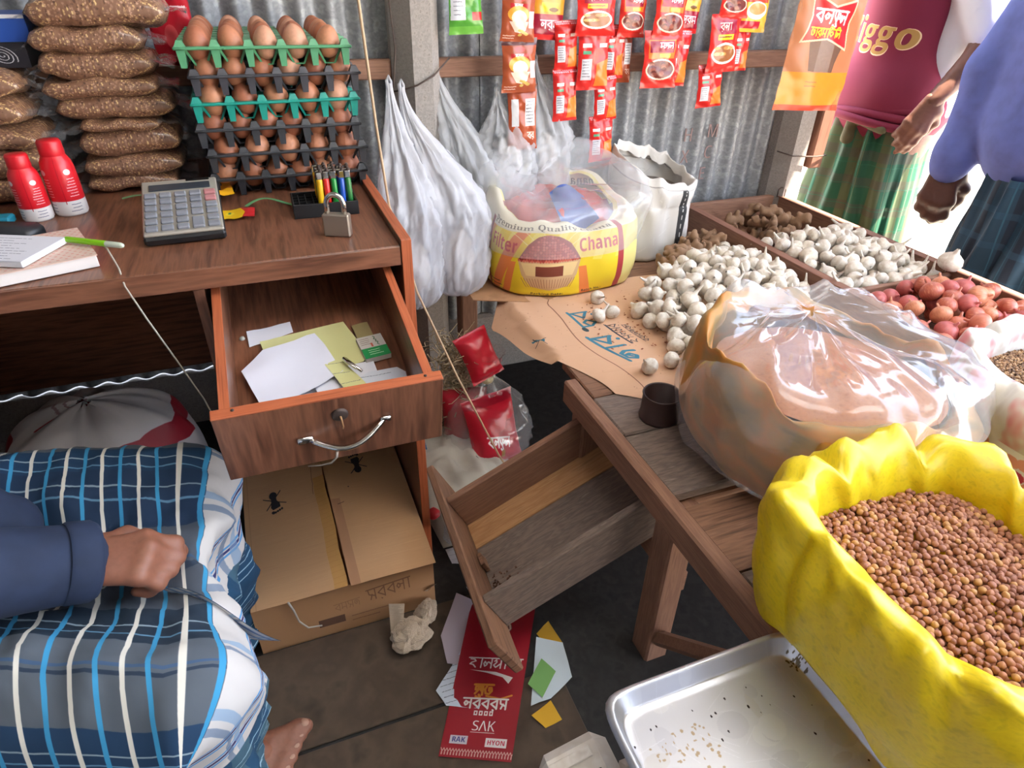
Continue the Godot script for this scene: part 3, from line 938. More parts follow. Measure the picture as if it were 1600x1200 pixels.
# ------------------------------------------------------------------ carton
func build_carton():
	var c := thing("carton", "brown carton with crossed-out footprint marks under the open drawer", "box")
	var x0 := -.163
	var x1 := .188
	var z0 := -1.36
	var z1 := -.888
	var H := .13
	var pr := P.new(1024, 256, C(176, 132, 94))
	pr.bn(["sa", "ra", "ba", "na", "aa"], V2(620, 60), 62, 7, C(128, 90, 66), -.06)
	pr.bn(["ba", "ma", "sa", "ta"], V2(430, 92), 40, 4, C(150, 110, 80), -.04)
	pr.rect(330, 158, 480, 200, C(96, 66, 50))
	pr.scribble(520, 180, 760, 2, 26, 5, C(140, 100, 74), 4)
	var b := B.new()
	b.quad(V(x0, 0, z1), V(x1, 0, z1), V(x1, H, z1), V(x0, H, z1), V2(0, 1), V2(1, 1), V2(1, 0), V2(0, 0))
	part("front_side", b.mesh(), M(Color.WHITE, .85, 0, pr.tex()), c)
	b = B.new()
	b.quad(V(x1, 0, z1), V(x1, 0, z0), V(x1, H, z0), V(x1, H, z1))
	b.quad(V(x0, 0, z0), V(x0, 0, z1), V(x0, H, z1), V(x0, H, z0))
	b.quad(V(x1, 0, z0), V(x0, 0, z0), V(x0, H, z0), V(x1, H, z0))
	b.quad(V(x0, 0.001, z0), V(x1, 0.001, z0), V(x1, 0.001, z1), V(x0, 0.001, z1))
	part("sides", b.mesh(), mats.card, c)
	var nz := noise(3.0, 8)
	# two top flaps with printed marks
	for s in 2:
		var p := P.new(512, 1024, C(198, 154, 112))
		var r := RandomNumberGenerator.new()
		r.seed = 20 + s
		for i in 300:
			var q := V2(r.randf() * 512, r.randf() * 1024)
			p.line([q, q + V2(r.randf_range(60, 200), 0)], 1.0, C(206, 163, 121) if i % 2 else C(189, 146, 106))
		var ink := C(44, 42, 46)
		var o := V2(190, 400) if s == 0 else V2(220, 240)
		var a := 2.95 if s == 0 else -.08
		# footprint: heel, sole, five toes, and a cross through it
		var f := func(x: float, y: float) -> Vector2: return o + V2(x, y).rotated(a)
		p.ell(f.call(0, 48), 24, 28, ink)
		p.poly([f.call(-16, 44), f.call(14, 44), f.call(20, 10), f.call(34, -30), f.call(26, -50), f.call(-22, -44), f.call(-26, -20), f.call(-14, 8)], ink)
		for k in 5: p.ell(f.call(-26 + k * 14, -62 - 3 * k + (6 if k == 4 else 0)), 7 if k < 4 else 11, 8 if k < 4 else 11, ink, 10)
		p.line([f.call(-62, -36), f.call(62, 46)], 6, ink)
		p.line([f.call(62, -36), f.call(-52, 66)], 6, ink)
		if s == 0:
			p.rect(440, 300, 512, 1024, C(196, 146, 84))
			for k in 24: p.line([V2(440, 310 + k * 30), V2(512, 306 + k * 30)], 2, C(184, 132, 74))
			p.line([V2(440, 200), V2(430, 420)], 4, C(140, 100, 72))
			p.rect(26, 0, 30, 1024, C(180, 138, 100))
		else:
			p.rect(0, 480, 60, 1024, C(178, 132, 98))
			p.ell(V2(132, 410), 5, 4, ink, 8)
			p.line([V2(40, 520), V2(80, 510)], 4, C(90, 62, 48))
		b = B.new(true)
		var xa: float = x0 - .002 if s == 0 else .0175
		var xb: float = .0135 if s == 0 else x1 + .002
		b.grid(14, 24, func(u, v):
			var x: float = lerpf(xa, xb, u)
			var z: float = lerpf(z0, z1 + .004, v)
			var inner: float = u if s == 0 else 1.0 - u
			var y: float = H + .001 + .003 * nz.get_noise_2d(x * 4, z * 4) * inner
			y += (.014 if s == 0 else .005) * pow(inner, 3.0) * (.3 + .7 * sin(v * PI))
			if s == 0: x += .006 * (v - .5) + .003 * nz.get_noise_2d(z * 5, 2.0) * inner
			else: x += .003 + .010 * (v - .8) * inner
			return Vector3(x, y, z))
		part("top_flap", b.mesh(), M(Color.WHITE, .85, 0, p.tex()), c)
	b = B.new()
	b.box(V(.015, H - .012, -1.12), V(.34, .003, .46))
	part("inner_flap", b.mesh(), mats.card, c)
	b = B.new(true)
	b.tube([V(-.095, .132, -.884), V(-.088, .115, -.876), V(-.083, .085, -.872), V(-.070, .055, -.876), V(-.045, .04, -.884)], .0024, .0016, 6)
	solo("string_end", b.mesh(), M(C(176, 168, 158), .6), "short pale string hanging down the front of the carton", "string")

# ------------------------------------------------------------------ timber drawer hanging out of the counter
func build_crate_drawer():
	var c := thing("timber_drawer", "empty rough timber drawer hanging half out of the counter", "drawer")
	c.transform = Transform3D(Basis(V(0, 0, 1), deg_to_rad(27.2)) * Basis(V(0, 1, 0), deg_to_rad(-2.0)), V(.53, .350, -.835))
	# local: -x runs out and down; top of the sides at y 0
	var L0 := -.325
	var L1 := .12
	var b := B.new()
	b.box(V((L0 + L1) / 2, -.05, -.131), V(L1 - L0, .10, .016), .002, 0)
	part("side_board", b.mesh(), mats.wood_red, c)
	b = B.new()
	b.box(V((L0 + L1) / 2, -.05, .131), V(L1 - L0, .10, .016), .002, 0)
	part("side_board", b.mesh(), mats.wood_grey, c)
	b = B.new()
	b.box(V((L0 + L1) / 2, -.096, -.088), V(L1 - L0, .010, .07), .001, 0)
	part("bottom_board", b.mesh(), mats.wood_pale, c)
	b = B.new()
	b.box(V((L0 + L1) / 2, -.097, .036), V(L1 - L0, .010, .175), .001, 0)
	part("bottom_board", b.mesh(), mats.wood_grey, c)
	b = B.new()
	b.box(V(L0 - .009, -.046, -.006), V(.018, .115, .47), .003, 2)
	part("front_board", b.mesh(), mats.wood, c)
	b = B.new()
	b.box(V(L1, -.05, 0), V(.014, .09, .25), .002, 2)
	part("back_board", b.mesh(), mats.wood, c)
	b = B.new()
	b.box(V(L0 + .008, -.075, .0), V(.008, .03, .03), .001)
	part("wood_block", b.mesh(), mats.wood, c)
	# crumbs swept into the low corner
	b = B.new()
	var r := RandomNumberGenerator.new()
	r.seed = 31
	for i in 220:
		var x := L0 + .004 + absf(r.randfn(0, .022))
		var z := .115 - absf(r.randfn(0, .035))
		b.box(V(x, -.090, z), V(.003, .002, .0025) * r.randf_range(.5, 1.3), 0.0, 0, Transform3D())
	var o := part("crumbs", b.mesh(), M(C(96, 66, 48), .9), c)
	o.set_meta("kind", "stuff")

# ------------------------------------------------------------------ weighing scale
func build_scale():
	var stl := thing("wooden_stool", "low wooden stool under the weighing scale", "stool")
	var b := B.new()
	b.box(V(.37, .335, -.17), V(.26, .03, .26), .003, 0)
	part("seat", b.mesh(), mats.wood, stl)
	for sx in [-1, 1]:
		for sz in [-1, 1]:
			b = B.new()
			b.box(V(.37 + .10 * sx, .16, -.17 + .10 * sz), V(.035, .32, .035), .003, 1)
			part("leg", b.mesh(), mats.wood, stl)
	var s := thing("weighing_scale", "white electronic weighing scale with a square steel pan", "scale")
	# body
	var sp := M(C(214, 208, 202), .35, 0, ntex([C(255, 255, 255), C(236, 230, 224), C(250, 248, 246), C(206, 196, 188)], .02, 81, 4), Vector2(2, 2))
	b = B.new()
	b.box(V(.37, .385, -.17), V(.25, .07, .26), .014)
	part("body", b.mesh(), sp, s)
	# keypad head turned to the shopkeeper
	b = B.new()
	b.box(V(0, 0, 0), V(.085, .05, .26), .014)
	var hd := part("head", b.mesh(), sp, s, XF(V(.212, .402, -.205), 0, 0, .25))
	b = B.new()
	b.box(V(-.004, .026, .01), V(.055, .003, .19), .001)
	part("display", b.mesh(), M(C(40, 32, 38), .6), hd)
	b = B.new()
	b.box(V(-.004, .0265, -.105), V(.05, .002, .012), .0008)
	part("trim_bar", b.mesh(), sp, hd)
	# pan: rounded square dish
	var pp := P.new(512, 512, C(222, 222, 226))
	var r := RandomNumberGenerator.new()
	r.seed = 17
	for i in 60:
		var q := V2(r.randf() * 512, r.randf() * 512)
		pp.ell(q, r.randf_range(8, 40), r.randf_range(6, 24), [C(214, 214, 220), C(228, 228, 230), C(218, 216, 216)][i % 3], 12)
	for i in 70:
		var q := V2(r.randf() * 512, r.randf() * 512)
		pp.line([q, q + V2(r.randf_range(-60, 60), r.randf_range(-60, 60))], 1.0, C(232, 232, 236))
	for i in 90:
		var q := V2(r.randf_range(90, 200) + r.randfn(0, 10), r.randf_range(90, 190))
		pp.ell(q, r.randf_range(1, 4), r.randf_range(1, 3), C(190, 168, 140), 6)
	for i in 46:
		var q := V2(r.randf_range(60, 460), r.randf_range(60, 460))
		var k := r.randf_range(.8, 2.4)
		pp.ell(q, k, k * 1.2, C(52, 44, 48), 8)
	for i in 40: pp.ell(V2(456 + r.randfn(0, 10), 66 + r.randfn(0, 12)), r.randf_range(1, 3), r.randf_range(1, 2.5), C(110, 96, 74), 6)
	var pm := M(C(226, 228, 234), .34, .8, pp.tex())
	b = B.new(true)
	var pc := V(.367, .475, -.157)
	var hx := .1275
	var hz := .170
	var sect := [[-.030, .0, 0.0], [-.012, .0, .2], [.0, .0, .5], [.0, .003, .55], [-.004, .016, .7], [-.002, .0215, .8], [.004, .0225, .9], [.008, .019, 1.0]]
	var corner := func(t: float, off: float) -> Vector2:
		# rounded rectangle outline with corner radius .03 plus offset
		var rad := .028 + off
		var cx := hx - .028 - .01
		var cz := hz - .028 - .01
		var sx := signf(cos(t)) if absf(cos(t)) > 1e-5 else 1.0
		var sz := signf(sin(t)) if absf(sin(t)) > 1e-5 else 1.0
		# superellipse corner
		var d := V2(cos(t), sin(t))
		var sup := pow(pow(absf(d.x), 12.0) + pow(absf(d.y), 12.0), -1.0 / 12.0)
		var q := d * sup
		return V2(q.x * (cx + rad), q.y * (cz + rad))
	b.grid(160, 40, func(u, v):
		var t: float = u * TAU + .01
		if v < .4:
			var k: float = v / .4
			var e: Vector2 = corner.call(t, -.012)
			return pc + Vector3(e.x * k, 0.0, e.y * k)
		var k2: float = (v - .4) / .6
		var off := 0.0
		var y := 0.0
		if k2 < .3:
			off = lerpf(-.012, -.002, k2 / .3); y = lerpf(0, .002, pow(k2 / .3, 2.0))
		elif k2 < .7:
			off = lerpf(-.002, .006, (k2 - .3) / .4); y = lerpf(.002, .021, (k2 - .3) / .4)
		else:
			var a: float = (k2 - .7) / .3 * PI
			off = .010 - .004 * cos(a); y = .021 + .004 * sin(a) - .004 * (k2 - .7) / .3
		var e2: Vector2 = corner.call(t, off)
		return pc + Vector3(e2.x, y, e2.y))
	# planar map of the dish
	var mesh := b.mesh()
	var mdt := MeshDataTool.new()
	mdt.create_from_surface(mesh, 0)
	for i in mdt.get_vertex_count():
		var p := mdt.get_vertex(i) - pc
		mdt.set_vertex_uv(i, V2(.5 + p.x / .29, .5 + p.z / .37))
	mesh.clear_surfaces()
	mdt.commit_to_surface(mesh)
	part("pan", mesh, pm, s)
	b = B.new(true)
	b.lathe([V2(0, .474), V2(.05, .474), V2(.05, .42), V2(0, .42)], 20, XF(V(.37, 0, -.16)))
	part("pan_support", b.mesh(), mats.black, s)

# ------------------------------------------------------------------ people: smooth union of tapered capsules, meshed as surface nets
func sdf_into(b: B, bones: Array, k: float, cell: float, uvf = null):
	var lo := Vector3.ONE * 1e9
	var hi := -lo
	for q in bones:
		var r: float = maxf(q[2], q[3]) + k + cell * 3.0
		lo = lo.min(q[0] - Vector3.ONE * r).min(q[1] - Vector3.ONE * r)
		hi = hi.max(q[0] + Vector3.ONE * r).max(q[1] + Vector3.ONE * r)
	var nx := int((hi.x - lo.x) / cell) + 2
	var ny := int((hi.y - lo.y) / cell) + 2
	var nz := int((hi.z - lo.z) / cell) + 2
	var f := PackedFloat32Array()
	f.resize(nx * ny * nz)
	f.fill(1.0)
	for q in bones:
		var a: Vector3 = q[0]
		var e: Vector3 = q[1]
		var ra: float = q[2]
		var rb: float = q[3]
		var m: float = maxf(ra, rb) + k + cell * 2.0
		var p0 := ((a.min(e) - Vector3.ONE * m - lo) / cell).floor().max(Vector3.ZERO)
		var p1 := ((a.max(e) + Vector3.ONE * m - lo) / cell).ceil()
		var ab := e - a
		var l2 := maxf(ab.length_squared(), 1e-9)
		for z in range(int(p0.z), mini(int(p1.z), nz - 1) + 1):
			for y in range(int(p0.y), mini(int(p1.y), ny - 1) + 1):
				for x in range(int(p0.x), mini(int(p1.x), nx - 1) + 1):
					var p := lo + Vector3(x, y, z) * cell
					var t := clampf((p - a).dot(ab) / l2, 0.0, 1.0)
					var d := p.distance_to(a + ab * t) - lerpf(ra, rb, t)
					var i := (z * ny + y) * nx + x
					var o := f[i]
					var h := maxf(k - absf(o - d), 0.0) / k
					f[i] = minf(o, d) - h * h * k * 0.25
	var ids := {}
	var verts := PackedVector3Array()
	var off := [0, 1, nx, nx + 1, nx * ny, nx * ny + 1, nx * ny + nx, nx * ny + nx + 1]
	var edges := [[0, 1], [2, 3], [4, 5], [6, 7], [0, 2], [1, 3], [4, 6], [5, 7], [0, 4], [1, 5], [2, 6], [3, 7]]
	for z in nz - 1:
		for y in ny - 1:
			var row := (z * ny + y) * nx
			for x in nx - 1:
				var i := row + x
				if f[i] > cell * 2.0 or f[i] < -cell * 2.0: continue
				var mask := 0
				for c in 8:
					if f[i + off[c]] < 0.0: mask |= 1 << c
				if mask == 0 or mask == 255: continue
				var sum := Vector3.ZERO
				var n := 0
				for ed in edges:
					var va := f[i + off[ed[0]]]
					var vb := f[i + off[ed[1]]]
					if (va < 0.0) != (vb < 0.0):
						var t := va / (va - vb)
						var c0: int = ed[0]
						var c1: int = ed[1]
						var q0 := Vector3(c0 & 1, (c0 >> 1) & 1, c0 >> 2)
						var q1 := Vector3(c1 & 1, (c1 >> 1) & 1, c1 >> 2)
						sum += q0.lerp(q1, t)
						n += 1
				ids[i] = verts.size()
				verts.append(lo + (Vector3(x, y, z) + sum / n) * cell)
	var st := [1, nx, nx * ny]
	for i in ids:
		for ax in 3:
			var s0: float = f[i]
			var s1: float = f[i + st[ax]]
			if (s0 < 0.0) == (s1 < 0.0): continue
			var u: int = st[(ax + 1) % 3]
			var w: int = st[(ax + 2) % 3]
			if not (ids.has(i - u) and ids.has(i - w) and ids.has(i - u - w)): continue
			var q := [verts[ids[i]], verts[ids[i - u]], verts[ids[i - u - w]], verts[ids[i - w]]]
			if s0 < 0.0: q.reverse()
			if uvf != null: b.quad(q[0], q[1], q[2], q[3], uvf.call(q[0]), uvf.call(q[1]), uvf.call(q[2]), uvf.call(q[3]))
			else: b.quad(q[0], q[1], q[2], q[3])

func hand_bones(w: Vector3, fw: Vector3, up: Vector3, thumb: float, curl: Array, s := 1.0) -> Array:
	# w wrist, fw towards the knuckles, up = back of the hand, thumb = +1/-1 side
	var side := fw.cross(up).normalized() * thumb
	var o := []
	for k in 4:
		var off := (1.5 - k) * .0185 * s
		var kn: Vector3 = w + fw * (.088 - absf(k - 1.2) * .006) * s + side * off + up * (.006 - .004 * absf(k - 1.5)) * s
		o.append([w + side * off * .55, kn, .0135 * s, .0115 * s])
		var a: float = curl[k]
		var dir := (fw * cos(a * .55) - up * sin(a * .55)).normalized()
		var l: float = [.040, .045, .041, .032][k] * s
		var p1 := kn + dir * l
		o.append([kn, p1, .0102 * s, .0092 * s])
		dir = (fw * cos(a * 1.35) - up * sin(a * 1.35)).normalized()
		var p2 := p1 + dir * l * .62
		o.append([p1, p2, .0092 * s, .0084 * s])
		dir = (fw * cos(a * 1.9) - up * sin(a * 1.9)).normalized()
		o.append([p2, p2 + dir * l * .5, .0084 * s, .007 * s])
	var tb := w + fw * .022 * s + side * .028 * s - up * .006 * s
	var t1 := tb + (fw * .75 + side * .5 - up * .35).normalized() * .04 * s
	var t2 := t1 + (fw * .9 - side * .1 - up * .45).normalized() * .032 * s
	var t3 := t2 + (fw * .95 - side * .25 - up * .3).normalized() * .024 * s
	o.append([w + fw * .008 * s, tb, .015 * s, .0145 * s])
	o.append([tb, t1, .0135 * s, .0108 * s])
	o.append([t1, t2, .0108 * s, .0096 * s])
	o.append([t2, t3, .0096 * s, .0078 * s])
	return o

func head_bones(c: Vector3, fw: Vector3) -> Array:
	var sd := fw.cross(Vector3.UP).normalized()
	return [[c + V(0, .03, 0) - fw * .02, c + V(0, .02, 0) + fw * .03, .088, .078], [c + fw * .03, c + V(0, -.085, 0) + fw * .055, .066, .036], [c + fw * .098 + V(0, .0, 0), c + fw * .112 + V(0, -.035, 0), .009, .014], [c + sd * .082 - V(0, .01, 0), c + sd * .086 - V(0, .04, 0), .014, .010], [c - sd * .082 - V(0, .01, 0), c - sd * .086 - V(0, .04, 0), .014, .010], [c + fw * .088 - V(0, .058, 0) - sd * .02, c + fw * .088 - V(0, .058, 0) + sd * .02, .012, .012]]

func face_parts(root: Node, c: Vector3, fw: Vector3):
	var sd := fw.cross(Vector3.UP).normalized()
	for s in [-1.0, 1.0]:
		var b := B.new(true)
		b.lathe([V2(0, .011), V2(.008, .008), V2(.011, 0), V2(.008, -.008), V2(0, -.011)], 12, XF(c + fw * .088 + sd * .03 * s + V(0, .002, 0)))
		part("eye", b.mesh(), mats.black_gloss, root)
	var h := B.new(true)
	sdf_into(h, [[c + V(0, .055, 0) - fw * .035, c + V(0, .06, 0) + fw * .03, .094, .078], [c - fw * .05, c - fw * .05 - V(0, .05, 0), .08, .06]], .03, .012)
	part("hair", h.mesh(), M(C(24, 20, 18), .6), root)

func skin(r: int, g: int, b: int) -> StandardMaterial3D:
	var m := tri_(M(C(r, g, b), .5, 0, mats.tone), 9.0)
	m.subsurf_scatter_enabled = true
	m.subsurf_scatter_strength = .08
	return m

func plaid_blue() -> Texture2D:
	var p := P.new(1024, 1024, C(30, 60, 88))
	# v bands (round the leg): navy, slate, deep blue
	var y := 0
	var bands := [[90, C(20, 46, 76)], [120, C(72, 80, 92)], [70, C(24, 42, 60)], [130, C(80, 88, 98)], [60, C(18, 52, 84)]]
	var k := 0
	while y < 1024:
		p.rect(0, y, 530, y + bands[k % 5][0], bands[k % 5][1])
		if k % 5 in [1, 3]:
			p.rect(0, y + 50, 530, y + 56, C(58, 84, 116))
			p.rect(0, y + 62, 530, y + 68, C(34, 50, 70))
		else:
			p.rect(0, y + 30, 530, y + 33, C(132, 150, 160))
			p.rect(0, y + 50, 530, y + 53, C(90, 130, 158))
		y += bands[k % 5][0]
		k += 1
	for i in 16:
		var x := 12 + i * 34
		if i % 2: p.rect(x, 0, x + 7, 1024, C(52, 140, 186))
		else: p.rect(x, 0, x + 7, 1024, C(214, 210, 200))
	# white border with blue pairs
	p.rect(530, 0, 690, 1024, C(190, 187, 186))
	for x in [584, 640]:
		p.rect(x, 0, x + 5, 1024, C(76, 140, 196))
		p.rect(x + 8, 0, x + 14, 1024, C(40, 44, 96))
		p.rect(x + 17, 0, x + 22, 1024, C(76, 140, 196))
	for i in 9:
		p.tint(530, 40 + i * 118, 690, 52 + i * 118, C(120, 150, 184, .7))
		p.tint(530, 60 + i * 118, 690, 70 + i * 118, C(90, 110, 140, .7))
	# deep teal below
	p.rect(690, 0, 1024, 1024, C(22, 66, 98))
	for i in 9:
		p.rect(690, 30 + i * 118, 1024, 70 + i * 118, C(58, 92, 112))
	for g in 4:
		for i in 4: p.rect(720 + g * 100 + i * 14, 0, 722 + g * 100 + i * 14, 1024, C(150, 182, 200))
	return p.tex()

func build_people():
	# ---------------- seated shopkeeper
	var sk := skin(142, 92, 72)
	var man := thing("person", "seated person in navy sleeves and blue plaid lungi, one hand in the lap", "person")
	var b := B.new(true)
	var kf := V(-.205, .415, -.905)
	var kn := V(-.195, .405, -.545)
	var bones := [[V(-.58, .43, -.92), V(-.58, .43, -.74), .10, .10], [V(-.58, .43, -.83), V(-.60, .95, -.82), .13, .12], [V(-.60, .98, -.96), V(-.60, .98, -.68), .065, .065], [V(-.60, .98, -.82), V(-.59, 1.12, -.82), .055, .05],
		[V(-.56, .42, -.95), kf, .085, .06], [kf, V(-.25, .08, -.92), .055, .034], [V(-.27, .045, -.92), V(-.06, .02, -.93), .034, .018],
		[V(-.56, .42, -.71), kn, .085, .06], [kn, V(-.315, .08, -.665), .055, .035], [V(-.325, .04, -.665), V(-.175, .030, -.672), .034, .026],
		[V(-.60, .97, -.64), V(-.56, .70, -.60), .05, .042], [V(-.56, .70, -.60), V(-.292, .533, -.682), .042, .027],
		[V(-.60, .97, -1.0), V(-.56, .70, -1.04), .05, .042], [V(-.56, .70, -1.04), V(-.60, .53, -.94), .042, .028]]
	bones.append_array(head_bones(V(-.585, 1.24, -.82), V(1, 0, 0)))
	sdf_into(b, bones, .035, .014)
	# right hand, half closed, knuckles up
	sdf_into(b, hand_bones(V(-.297, .531, -.682), V(.985, -.12, .05).normalized(), V(.14, .95, .28).normalized(), -1.0, [1.05, 1.5, 1.6, 1.65], .94), .010, .0032)
	sdf_into(b, hand_bones(V(-.60, .53, -.94), V(.6, -.3, .6).normalized(), V(.2, .95, 0).normalized(), 1.0, [.5, .6, .7, .7]), .010, .004)
	# toes of the near foot
	var toes := []
	for k in 5:
		var z := -.705 + k * .0165
		toes.append([V(-.185, .026, -.69 + k * .008), V(-.112 - .009 * k, .014, z), .016, .0105 if k else .0135])
		toes.append([V(-.112 - .009 * k, .014, z), V(-.098 - .009 * k, .012, z), .0105 if k else .0135, .008 if k else .012])
	toes.append([V(-.27, .04, -.668), V(-.18, .028, -.675), .03, .024])
	sdf_into(b, toes, .010, .0035)
	part("body", b.mesh(), sk, man)
	face_parts(man, V(-.585, 1.24, -.82), V(1, 0, 0))
	for k in 5:
		b = B.new(true)
		b.lathe([V2(0, .0016), V2(.005, .001), V2(.006, 0)], 10, XF(V(-.099 - .009 * k, .021 if k else .0245, -.705 + k * .0165), 0, 0, -.35, 1.0 if k else 1.3))
		part("toenail", b.mesh(), M(C(168, 128, 108), .4), man)
	var navy := tri_(M(Color.WHITE, .85, 0, ntex([C(20, 30, 52), C(27, 40, 66), C(33, 47, 76)], .02, 63, 4, 256)), 4.0)
	b = B.new(true)
	var nzs := noise(9.0, 4)
	sdf_into(b, [[V(-.58, .47, -.83), V(-.60, .95, -.82), .165, .155], [V(-.60, .98, -.98), V(-.60, .98, -.66), .085, .085],
		[V(-.60, .97, -.64), V(-.57, .72, -.59), .072, .062], [V(-.57, .72, -.59), V(-.42, .60, -.635), .064, .056], [V(-.42, .60, -.635), V(-.300, .536, -.680), .055, .047],
		[V(-.60, .97, -1.0), V(-.56, .70, -1.04), .07, .06], [V(-.56, .70, -1.04), V(-.60, .56, -.96), .058, .045],
		[V(-.52, .56, -.80), V(-.40, .515, -.80), .10, .045]], .04, .012)
	part("navy_jacket", b.mesh(), navy, man)
	b = B.new(true)
	b.lathe([V2(.0, .0), V2(.046, .0), V2(.0495, .006), V2(.0495, .03), V2(.047, .034)], 28, XF(V(-.276, .5265, -.687), 0, 0, 0) * Transform3D(Basis(Quaternion(Vector3.UP, V(-.9, .48, .33).normalized())), Vector3.ZERO))
	part("cuff", b.mesh(), navy, man)
	# lungi: one tube of cloth round both legs, over the knees and down
	var rd := ridged(1.0, 9)
	var nz := noise(2.0, 14)
	var prof := func(v: float, s: float) -> Vector2:
		var hang := smoothstep(.5, .75, s)
		var zf := lerpf(-.985, -.905, clampf(s / .5, 0, 1)) + .01 * hang
		var zn := lerpf(-.675, -.535, clampf(s / .5, 0, 1)) - .03 * hang
		var mid := (zf + zn) * .5
		var th := lerpf(1.08, .95, clampf(s / .5, 0, 1))
		var sag := lerpf(-.035, .02, smoothstep(.1, .55, s)) * (1 - hang) + .012 * hang
		var c := [V2(mid, -.075), V2(zf + .02, -.085 * th), V2(zf - .065, -.055 * th), V2(zf - .085, .012), V2(zf - .03, .080 * th), V2(zf + .055, .062), V2(mid, sag), V2(zn - .055, .058), V2(zn + .025, .080 * th), V2(zn + .085, .008), V2(zn + .065, -.058 * th)]
		var n := c.size()
		var q := v * n
		var k := int(q) % n
		var f: float = q - floor(q)
		return (c[k] as Vector2).cubic_interpolate(c[(k + 1) % n], c[(k + n - 1) % n], c[(k + 2) % n], f)
	b = B.new(true)
	b.grid(120, 96, func(v, s):
		var hz: Vector2 = prof.call(v, s)
		var pos: Vector2
		var nrm: Vector2
		var far: float = smoothstep(-.6, -.85, hz.x)
		var xk: float = -.215 + .02 * (1 - far)
		if s < .5:
			pos = V2(lerpf(-.56, xk, s / .5), .423); nrm = V2(0, 1)
		elif s < .62:
			var a: float = (s - .5) / .12 * PI * .5
			pos = V2(xk + .012 * sin(a), .411 + .012 * cos(a)); nrm = V2(sin(a), cos(a))
		else:
			var k: float = (s - .62) / .38
			var low: float = lerpf(.15, .055, far)
			pos = V2(xk + .012 - .05 * k, lerpf(.411, low, k)); nrm = V2(1, .05)
		var fold: float = rd.get_noise_2d(s * 2.2 + hz.x * 3.0, hz.x * 4.0 - s * 1.5)
		var valley: float = exp(-pow((hz.x + .74) / .10, 2.0)) * smoothstep(.08, .3, s)
		var h: float = hz.y + .016 * fold * (.5 + valley * 1.6) + .008 * nz.get_noise_2d(s * 4, hz.x * 6)
		if s > .6: h += .014 * sin(hz.x * 62.0 + 4.0 * nz.get_noise_1d(s * 3.0)) * smoothstep(.6, .85, s)
		return Vector3(pos.x + nrm.x * h, pos.y + nrm.y * h, hz.x), false, Vector2(0, 1.1), Vector2(0, .93))
	var lm := M(Color.WHITE, .85, 0, plaid_blue())
	# grid u runs round the leg, v along it: swap by rebuilding the map
	var mesh := b.mesh()
	swap_uv(mesh)
	part("lungi", mesh, lm, man)
	# tucked cloth end lying over the lap
	b = B.new(true)
	b.grid(6, 20, func(u, v):
		var p: Vector3 = V(-.205, .468, -.668).lerp(V(-.10, .40, -.60), v)
		return p + V(.022, .012, .018) * (u - .5) * 1.6 + V(0, .008 * sin(v * 6), 0), false, Vector2(.53, .68), Vector2(0, .3))
	part("lungi_end", b.mesh(), lm, man)
	# stool under him
	var st := thing("low_stool", "low wooden stool under the seated person", "stool")
	b = B.new()
	b.box(V(-.60, .30, -.83), V(.30, .04, .30), .004, 0)
	part("seat", b.mesh(), mats.wood, st)
	for sx in [-1, 1]:
		for sz in [-1, 1]:
			b = B.new()
			b.box(V(-.60 + .12 * sx, .14, -.83 + .12 * sz), V(.035, .28, .035), .003, 1)
			part("leg", b.mesh(), mats.wood, st)

	# ---------------- customer in a maroon jersey
	var g := -.155
	var a1 := thing("person", "person outside in a maroon jersey and green plaid lungi", "person")
	b = B.new(true)
	var sk2 := skin(126, 84, 68)
	var z0 := -1.69
	var x0 := 1.97
	bones = [[V(x0, .72, z0 - .07), V(x0, .72, z0 + .07), .11, .11], [V(x0, .75, z0), V(x0, 1.12, z0), .115, .12], [V(x0, 1.20, z0 - .14), V(x0, 1.20, z0 + .14), .06, .06], [V(x0, 1.2, z0), V(x0 - .01, 1.34, z0), .055, .05],
		[V(x0, .70, z0 - .09), V(x0, .28, z0 - .09), .085, .055], [V(x0, .28, z0 - .09), V(x0, g + .08, z0 - .09), .055, .035], [V(x0 + .03, g + .04, z0 - .09), V(x0 - .16, g + .025, z0 - .10), .04, .025],
		[V(x0, .70, z0 + .09), V(x0, .28, z0 + .09), .085, .055], [V(x0, .28, z0 + .09), V(x0, g + .08, z0 + .09), .055, .035], [V(x0 + .03, g + .04, z0 + .09), V(x0 - .16, g + .025, z0 + .10), .04, .025],
		[V(x0, 1.18, z0 + .19), V(1.99, 1.0, -1.425), .05, .042], [V(1.99, 1.0, -1.425), V(1.885, .845, -1.452), .040, .026],
		[V(x0, 1.18, z0 - .19), V(1.99, .96, -1.96), .05, .042], [V(1.99, .96, -1.96), V(1.93, .74, -1.95), .040, .026]]
	bones.append_array(head_bones(V(x0 - .01, 1.46, z0), V(-1, 0, 0)))
	sdf_into(b, bones, .035, .016)
	sdf_into(b, hand_bones(V(1.885, .845, -1.452), V(-.25, -.93, -.22).normalized(), V(-.6, .0, .8).normalized(), -1.0, [.35, .45, .55, .6]), .010, .0045)
	sdf_into(b, hand_bones(V(1.93, .74, -1.95), V(-.1, -1, 0).normalized(), V(-.6, .0, -.8).normalized(), 1.0, [.4, .5, .55, .6]), .010, .006)
	part("body", b.mesh(), sk2, a1)
	face_parts(a1, V(x0 - .01, 1.46, z0), V(-1, 0, 0))
	# jersey: front print laid flat across the chest (z is the reading direction)
	var jp := P.new(1024, 1024, C(122, 28, 58))
	var rj := RandomNumberGenerator.new()
	rj.seed = 6
	jp.text("Ziggo", V2(520, 452), 228, C(232, 206, 170), .05, true, 1.02, .12)
	jp.text("Ziggo", V2(520, 452), 214, C(176, 140, 78), .05, true, 1.06, .12)
	jp.ell(V2(770, 130), 84, 90, C(196, 150, 72), 40)
